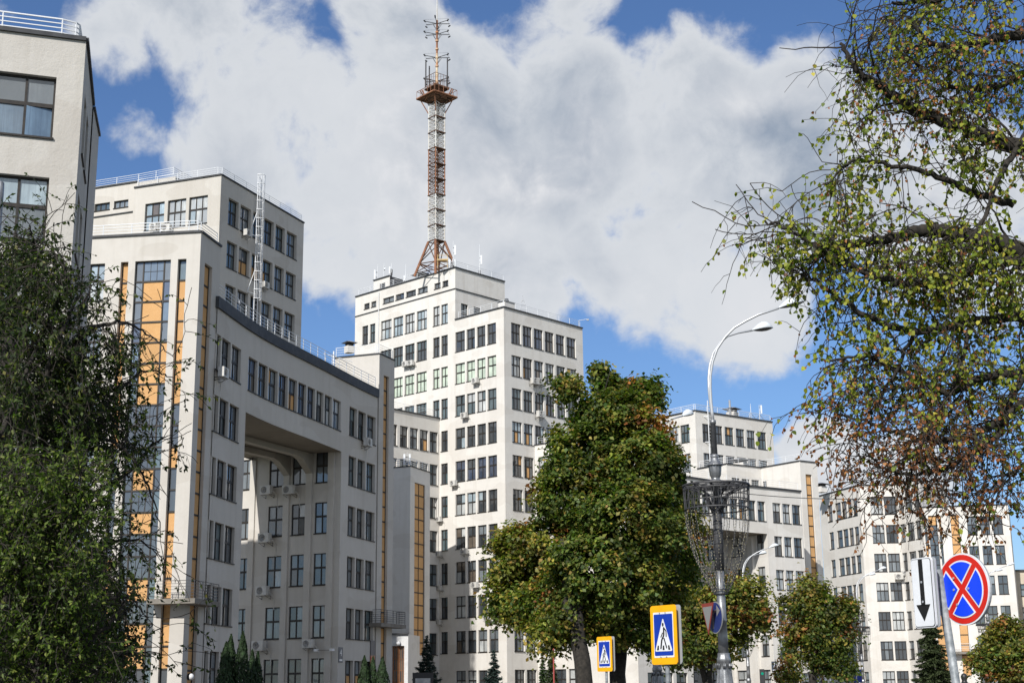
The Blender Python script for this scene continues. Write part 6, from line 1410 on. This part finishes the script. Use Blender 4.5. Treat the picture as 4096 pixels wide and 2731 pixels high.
def near_tree(tree, limbs, seed, n_sub, sub_len, n_twig, twig_len, leaves_per, leaf, colfn, densfn, grav=.10, asp=.85, hang=.9, lead=None, single=300):
    rr = np.random.default_rng(seed); T = Tubes(); LC, LA, LT = [], [], []
    for li, (pts, r0, r1) in enumerate(limbs):
        C = catmull([tuple(p[1]) if p[0] == 'xyz' else ah(p[:2], p[2]) for p in pts]); b = Tubes(); b.add(C + rr.normal(size=C.shape)*.012, r0, r1, 9); b.build('branch', M_BARK, tree)
        seglen = np.linalg.norm(np.diff(C, axis=0), axis=1); L = seglen.sum()
        for s in range(int(n_sub * L)):
            f = rr.uniform(.08, 1.); i = min(int(f*(len(C)-1)), len(C)-2); p = C[i] + (C[i+1]-C[i])*rr.random(); d0 = unit(C[i+1]-C[i])
            d = unit(d0*.8 + rr.normal(size=3)*np.array([.9, .7, .8]) + (lead if lead is not None else 0)); Ls = sub_len*rr.uniform(.35, 1.1); sp, _ = wander(rr, p, d, Ls, 8, .17, grav*.5)
            
            if rr.random() > densfn(topx(sp[-1]))[0]*1.6 + .02: continue
            rs = max(.006, r0*.16*(1-f*.5)); T.add(sp, rs, .005, 4)
            for t in range(n_twig):
                j = rr.integers(1, 9); tp = sp[j]; d1 = unit(unit(sp[j]-sp[j-1])*.6 + rr.normal(size=3)*.75)
                px = topx(tp); dn = densfn(px)
                if rr.random() > dn[0]: continue
                Lt = twig_len*rr.uniform(.4, 1.3); tw, _ = wander(rr, tp, d1, Lt, 6, .22, grav*2.2); T.add(tw, .006, .003, 3)
                if rr.random() < .6:
                    tw2, _ = wander(rr, tw[3], unit(rr.normal(size=3) + np.array([0, 0, -.6])), Lt*.6, 4, .25, grav*2.5); T.add(tw2, .0042, .002, 3); tws = [tw, tw2]
                else: tws = [tw]
                for w_ in tws:
                    nl = rr.poisson(leaves_per * dn[1] * len(w_)/7)
                    for e in range(nl):
                        g = (rr.choice((.3, .55, .8, .98)) + rr.normal()*.035)*(len(w_)-1.001); g = min(max(g, .1), len(w_)-1.01); q0_ = w_[int(g)] + (w_[int(g)+1]-w_[int(g)])*(g % 1); LC.append(q0_); LA.append(unit(w_[int(g)+1]-w_[int(g)])); LT.append(px)
    T.build('twigs', M_TWIG, tree, False, 'stuff')
    C = np.array(LC); n = len(C); A = np.array(LA)*.5 + rr.normal(size=(n, 3))*.7 + np.array([0, 0, -hang]); A /= np.linalg.norm(A, axis=1)[:, None]
    N = rr.normal(size=(n, 3)) + np.array([-.25, -.5, .7]); N -= A*(N*A).sum(1)[:, None]; N /= np.linalg.norm(N, axis=1)[:, None]
    sz = rr.uniform(.65, 1.25, n)*leaf; C = C + A*sz[:, None]*.55; PX = np.array(LT); col, ss = colfn(PX, n, rr); sz = sz*ss
    return C, N, A, sz, col
def lime_leaves(tree, C, N, A, sz, col, single):
    """rounded heart-shaped leaves: the largest as parts, the rest together"""
    n = len(C); order = np.argsort(-sz / np.linalg.norm(C, axis=1)); big, rest = order[:single], order[single:]
    prof = [(-.5, 0), (-.42, .30), (-.12, .48), (.18, .40), (.38, .20), (.58, 0)]
    out = [(x, y) for x, y in prof] + [(x, -y) for x, y in prof[1:-1]][::-1]; k = len(out)
    def verts(idx):
        B = np.cross(N[idx], A[idx]); s = sz[idx][:, None]; V = np.empty((len(idx), k, 3))
        for j, (x, y) in enumerate(out): V[:, j] = C[idx] + A[idx]*s*x + B*s*y + N[idx]*s*(.35*abs(y) - .25*x*x)
        return V
    V = verts(rest); m_ = len(rest); me = bpy.data.meshes.new('leaves'); me.vertices.add(m_*k); me.vertices.foreach_set('co', V.reshape(-1).astype(np.float32))
    me.loops.add(m_*k); me.loops.foreach_set('vertex_index', np.arange(m_*k, dtype=np.int32)); me.polygons.add(m_); me.polygons.foreach_set('loop_start', np.arange(0, m_*k, k, dtype=np.int32))
    try: me.polygons.foreach_set('loop_total', np.full(m_, k, dtype=np.int32))
    except Exception: pass
    ca = me.attributes.new('col', 'FLOAT_COLOR', 'POINT'); cc = np.ones((m_, k, 4), np.float32); cc[:, :, :3] = col[rest][:, None]; ca.data.foreach_set('color', cc.reshape(-1))
    me.materials.append(M_LEAF); me.update(calc_edges=True); me.validate(); o = link('leaves', me, tree, tuple(-x for x in tree.location)); o['kind'] = 'stuff'
    tones = {}
    for i in big:      # single leaves share meshes per tone
        key = tuple(np.round(col[i]*20).astype(int))
        if key not in tones:
            v = [(x, y, .35*abs(y) - .25*x*x) for x, y in out]; mm = mesh_from('leaf', v, [tuple(range(k))], M_LEAF); a_ = mm.attributes.new('col', 'FLOAT_COLOR', 'POINT')
            a_.data.foreach_set('color', np.tile(np.append(col[i], 1).astype(np.float32), k)); tones[key] = mm
        o = bpy.data.objects.new('leaf', tones[key]); COL.objects.link(o); o.parent = tree
        X, Y, Z = A[i], np.cross(N[i], A[i]), N[i]; o.matrix_local = Matrix.Translation(Vector(C[i]) - tree.location) @ Matrix(((X[0], Y[0], Z[0]), (X[1], Y[1], Z[1]), (X[2], Y[2], Z[2]))).to_4x4() @ Matrix.Scale(float(sz[i]), 4)
# the lime tree whose branches hang in from the right
v = lambda x, y, h: (x/.57422, y/.57422, h)
lime_limbs = [
 ([v(2480,640,18), v(2330,575,17.6), v(2230,545,17.2), v(2130,530,17), v(2060,545,16.8), v(1960,560,16.6), v(1870,570,16.4)], .13, .03),
 ([v(2500,400,18), v(2380,350,17.6), v(2230,300,17.2), v(2110,255,17), v(2020,200,16.8), v(1960,150,16.6), v(1935,100,16.5)], .12, .02),
 ([v(2480,60,18), v(2380,70,17.5), v(2280,90,17.2), v(2200,110,17), v(2130,95,16.8), v(2090,40,16.6)], .08, .02),
 ([v(2480,-60,18), v(2300,-40,17.3), v(2150,0,17), v(2050,10,16.8)], .07, .02),
 ([v(2480,200,18.4), v(2380,160,17.9), v(2280,200,17.4), v(2160,190,17), v(2060,110,16.6)], .06, .015),
 ([v(2420,620,17.8), v(2300,600,17.2), v(2180,640,16.8), v(2070,650,16.5), v(1960,610,16.3), v(1880,570,16.2), v(1800,520,16.1), v(1760,510,16.1)], .07, .012),
 ([v(2330,470,17.5), v(2230,440,17.2), v(2140,400,16.9), v(2050,380,16.7), v(1960,370,16.5), v(1900,420,16.4)], .05, .012),
 ([v(2480,760,18), v(2350,730,17.4), v(2230,740,17), v(2100,760,16.7), v(1980,720,16.4), v(1880,650,16.2), v(1800,610,16.1)], .07, .012),
 ([v(2490,900,18), v(2380,870,17.4), v(2280,860,17), v(2180,900,16.8), v(2080,860,16.6), v(1990,820,16.4), v(1900,830,16.3)], .07, .012),
 ([v(2470,850,17.6), v(2380,900,17.2), v(2310,960,16.9), v(2230,1000,16.7), v(2130,1010,16.5), v(2020,980,16.4), v(1920,950,16.3)], .06, .012),
 ([v(2400,760,17.4), v(2330,900,17.1), v(2290,1000,16.9), v(2200,1060,16.7), v(2100,1090,16.5), v(2010,1070,16.4)], .05, .01),
 ([v(2490,1000,18), v(2400,1040,17.4), v(2330,1080,17.1), v(2260,1130,16.9)], .04, .01),
 ([v(2360,300,17.3), v(2300,400,17), v(2260,500,16.8), v(2200,580,16.7), v(2090,600,16.5)], .04, .01),
 ([v(2100,760,16.7), v(2060,850,16.5), v(2010,930,16.4), v(1960,1010,16.4)], .025, .008),
 ([v(2230,740,17), v(2200,860,16.7), v(2150,960,16.5), v(2100,1050,16.5)], .03, .008),
]
gl = ah((4500, 2200), 19); lime = thing('lime_tree', 'lime tree hanging in from the right with green and withered brown leaves', 'tree', (gl[0], gl[1], 0))
trunk(lime, [(gl[0], gl[1], 0), (gl[0]+.1, gl[1], 3), (gl[0]-.1, gl[1], 6), (gl[0], gl[1], 9.5), (gl[0]+.25, gl[1], 12), (gl[0]+.2, gl[1], 14.2)], .42, .05, n=12)
for k_ in range(len(lime_limbs)):        # every limb that leaves the picture starts on the trunk
    pts_, ra_, rb_ = lime_limbs[k_]
    if pts_[0][0]*.57422 > 2415:
        z_ = min(max(ah(pts_[0][:2], pts_[0][2])[2] - .5, 2.5), 11.5); lime_limbs[k_] = ([('xyz', (gl[0], gl[1], z_))] + pts_, ra_*1.15, rb_)
crown(lime, 19.5, [(4780, 300, 380, 480, 1, 90, (.5, .4, .1)), (4900, 1100, 420, 420, 1, 90, (.4, .4, .2)), (4750, 1650, 330, 260, 1.5, 40, (.3, .4, .3)), (4700, -500, 400, 400, 1, 60, (.5, .4, .1))], .085, .8, .4)
def lime_dens(px):
    x, y = px[0]*.57422, px[1]*.57422
    gap = math.exp(-(((x-2180)/150)**2 + ((y-440)/70)**2)) * .8
    d = 1.0 - gap
    bx = 1915 if y < 250 else (1915 - (y-250)*.35 if y < 420 else (1700 if y < 720 else min(1860, 1700 + (y-720)*1.0)))
    if x < bx: d *= max(.0, .35 - (bx-x)/150.)
    if y > 1130: d *= max(0, 1 - (y-1130)/220.)
    lv = 1.0
    if 1050 < y: lv = .75
    if x > 2200 and 840 < y < 1300: d *= .6
    if y < 170 and x < 2060: lv = .25
    if x < 1780: lv = .35; d *= .8
    if x < 1880 and 640 < y < 860: d *= .12
    if y > 1180 and x < 2030: d *= .25
    return (max(.05, d), lv)
def lime_col(PX, n, rr):
    x, y = PX[:, 0]*.57422, PX[:, 1]*.57422
    pb = .12 + .86*np.exp(-(((x-2090)/330)**2 + ((y-1060)/190)**2)) + .6*np.exp(-(((x-2130)/120)**2 + ((y-210)/110)**2)) + .5*np.exp(-(((x-2320)/90)**2 + ((y-60)/120)**2)) + .35*np.exp(-(((x-1960)/80)**2 + ((y-930)/120)**2)) + .35*(y > 1090)
    blob = np.sin(x/37. + 1.3*np.sin(y/51.))*np.sin(y/43. + x/90.)*.18
    brown = rr.random(n) < np.clip(pb + blob, .03, .93)
    g = np.array([(.21, .26, .028), (.31, .33, .035), (.12, .17, .02), (.38, .35, .045), (.46, .39, .06)])[rr.choice(5, n, p=[.32, .27, .22, .13, .06])]
    b = np.array([(.34, .13, .045), (.24, .085, .032), (.42, .19, .07), (.13, .055, .025)])[rr.choice(4, n, p=[.35, .3, .2, .15])]
    c = np.where(brown[:, None], b, g) * (1 + rr.normal(size=(n, 1))*.22); return np.clip(c, .01, .8), np.where(brown, .72, 1.0)
C, N, A, sz, col = near_tree(lime, lime_limbs, 11, 10.5, 1.15, 6, .62, 6.2, .052, lime_col, lime_dens, lead=np.array([-.15, 0, -.12]))
lime_leaves(lime, C, N, A, sz, col, 295)
print('lime leaves', len(C))
# the elm at the left
elm_limbs = []
rz_ = np.random.default_rng(21)
ex, ey, eh = 60, 1900, 21.5
spine = [(-40,1700),(20,1300),(60,900),(40,600)]
for (pts, r0) in [
 ([(-60,1500),(-20,1200),(20,900),(50,700),(80,600),(70,520)], .14), ([(0,1250),(60,1000),(120,820),(170,700),(210,640)], .08), ([(20,1100),(100,900),(180,780),(260,740),(330,760),(400,820)], .07),
 ([(-20,1300),(80,1130),(180,1000),(270,900),(340,850),(400,870)], .08), ([(0,1400),(110,1240),(210,1140),(300,1080),(350,1020),(390,1000)], .08), ([(-20,1500),(90,1350),(200,1270),(300,1240),(370,1270)], .08),
 ([(-30,1600),(90,1480),(200,1400),(290,1370),(340,1420)], .08), ([(-100,1100),(-60,900),(-30,760),(0,650),(20,590)], .07), ([(-40,1650),(60,1560),(180,1520),(280,1500),(380,1500)], .07), ([(0,1000),(60,860),(110,740),(150,640),(120,570)], .05),
 ([(100,1130),(160,1200),(230,1290),(280,1380),(300,1480)], .05), ([(180,1000),(250,1010),(310,1060),(350,1150),(370,1230)], .04), ([(60,1000),(140,930),(210,900),(270,960),(300,1050)], .05)]:
    hh0 = eh + rz_.uniform(-1.6, 1.6); elm_limbs.append(([v(x, y, hh0 + rz_.uniform(-.5, .5)) for x, y in pts], r0*.75, .006))
ge_ = ah((-120, 2700), 22); elm = thing('elm_tree', 'dark drooping elm filling the lower left in front of the blocks', 'tree', (ge_[0], ge_[1], 0))
trunk(elm, [(ge_[0], ge_[1], 0), (ge_[0]+.1, ge_[1], 1.8), (ge_[0]+.2, ge_[1], 4), (ge_[0]+.1, ge_[1], 7)], .4, .16, n=12)
def elm_dens(px):
    x, y = px[0]*.57422, px[1]*.57422; edge = 120 + (y-560)*.3 if y < 760 else 215
    d = 1. if x < edge else max(.22, .8 - (x-edge)/190.)
    if y < 560: d *= .5
    return (d, 1.0 if x < 330 else .8)
def elm_col(PX, n, rr):
    c = np.array([(.034, .055, .011), (.055, .080, .015), (.015, .028, .007), (.12, .145, .028), (.14, .13, .03)])[rr.choice(5, n, p=[.33, .27, .25, .12, .03])]  # leaf colours darkened to stand in for shade over the elm
    return np.clip(c*(1 + rr.normal(size=(n, 1))*.25), .005, .8), np.ones(n)
C, N, A, sz, col = near_tree(elm, elm_limbs, 31, 12.5, 1.15, 7, .6, 10, .078, elm_col, elm_dens, grav=.09, hang=.5)
print('elm leaves', len(C))
leaf_cloud('leaves', C, N, sz, col, M_LEAF, elm, asp=.5, ax=A, bend=.15)
GREEN[:] = [(.013, .022, .006), (.019, .031, .008), (.009, .015, .005), (.035, .045, .012)]  # very dark greens: shade inside the elm put into the leaf colour
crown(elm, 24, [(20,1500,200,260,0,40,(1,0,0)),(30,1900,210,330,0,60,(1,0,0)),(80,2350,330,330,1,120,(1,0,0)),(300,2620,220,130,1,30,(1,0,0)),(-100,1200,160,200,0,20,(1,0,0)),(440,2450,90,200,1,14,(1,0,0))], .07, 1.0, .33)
# dense dark inner mass and the nearer elm, its sunlight put into brighter leaf colours
t3 = ah((150, 2700), 19); el2 = thing('elm_tree', 'brighter green bushy elm in the lower left corner, nearest the camera', 'tree', (t3[0], t3[1], 0))
limbs2 = [([v(100,1650,19), v(80,1500,19), v(60,1350,18.7), v(40,1200,18.5), v(30,1100,18.3)], .09, .012), ([v(80,1550,19), v(130,1400,18.6), v(170,1250,18.3), v(190,1130,18.1), v(180,1070,18)], .06, .01), ([v(60,1450,19), v(0,1300,18.6), v(-40,1180,18.4), v(-60,1100,18.2)], .06, .01), ([v(90,1600,19), v(180,1500,18.7), v(250,1430,18.5), v(290,1380,18.4)], .05, .01),
 ([v(60,1350,18.7), v(110,1270,18.4), v(170,1180,18.2), v(215,1150,18)], .04, .01), ([v(40,1620,19), v(-20,1540,18.8), v(-60,1480,18.6)], .05, .01), ([v(130,1400,18.6), v(60,1330,18.3), v(0,1260,18.1)], .04, .01), ([v(100,1650,19), v(150,1580,18.8), v(230,1540,18.6)], .05, .01)]
trunk(el2, [(t3[0], t3[1], 0), (t3[0], t3[1], 3.0)], .2, .1)
def el2_dens(px): x, y = px[0]*.57422, px[1]*.57422; return (1. if x < 230 and y > 1050 else .35, 1.)
def el2_col(PX, n, rr):
    c = np.array([(.080, .125, .020), (.125, .175, .028), (.035, .06, .011), (.19, .22, .045)])[rr.choice(4, n, p=[.35, .3, .2, .15])]
    return np.clip(c*(1 + rr.normal(size=(n, 1))*.22), .005, .8), np.ones(n)
C, N, A, sz, col = near_tree(el2, limbs2, 41, 17.0, 1.0, 7, .5, 13.0, .062, el2_col, el2_dens, grav=.05, hang=.2)
print('elm2 leaves', len(C)); leaf_cloud('leaves', C, N, sz, col, M_LEAF, el2, asp=.5, ax=A, bend=.15)
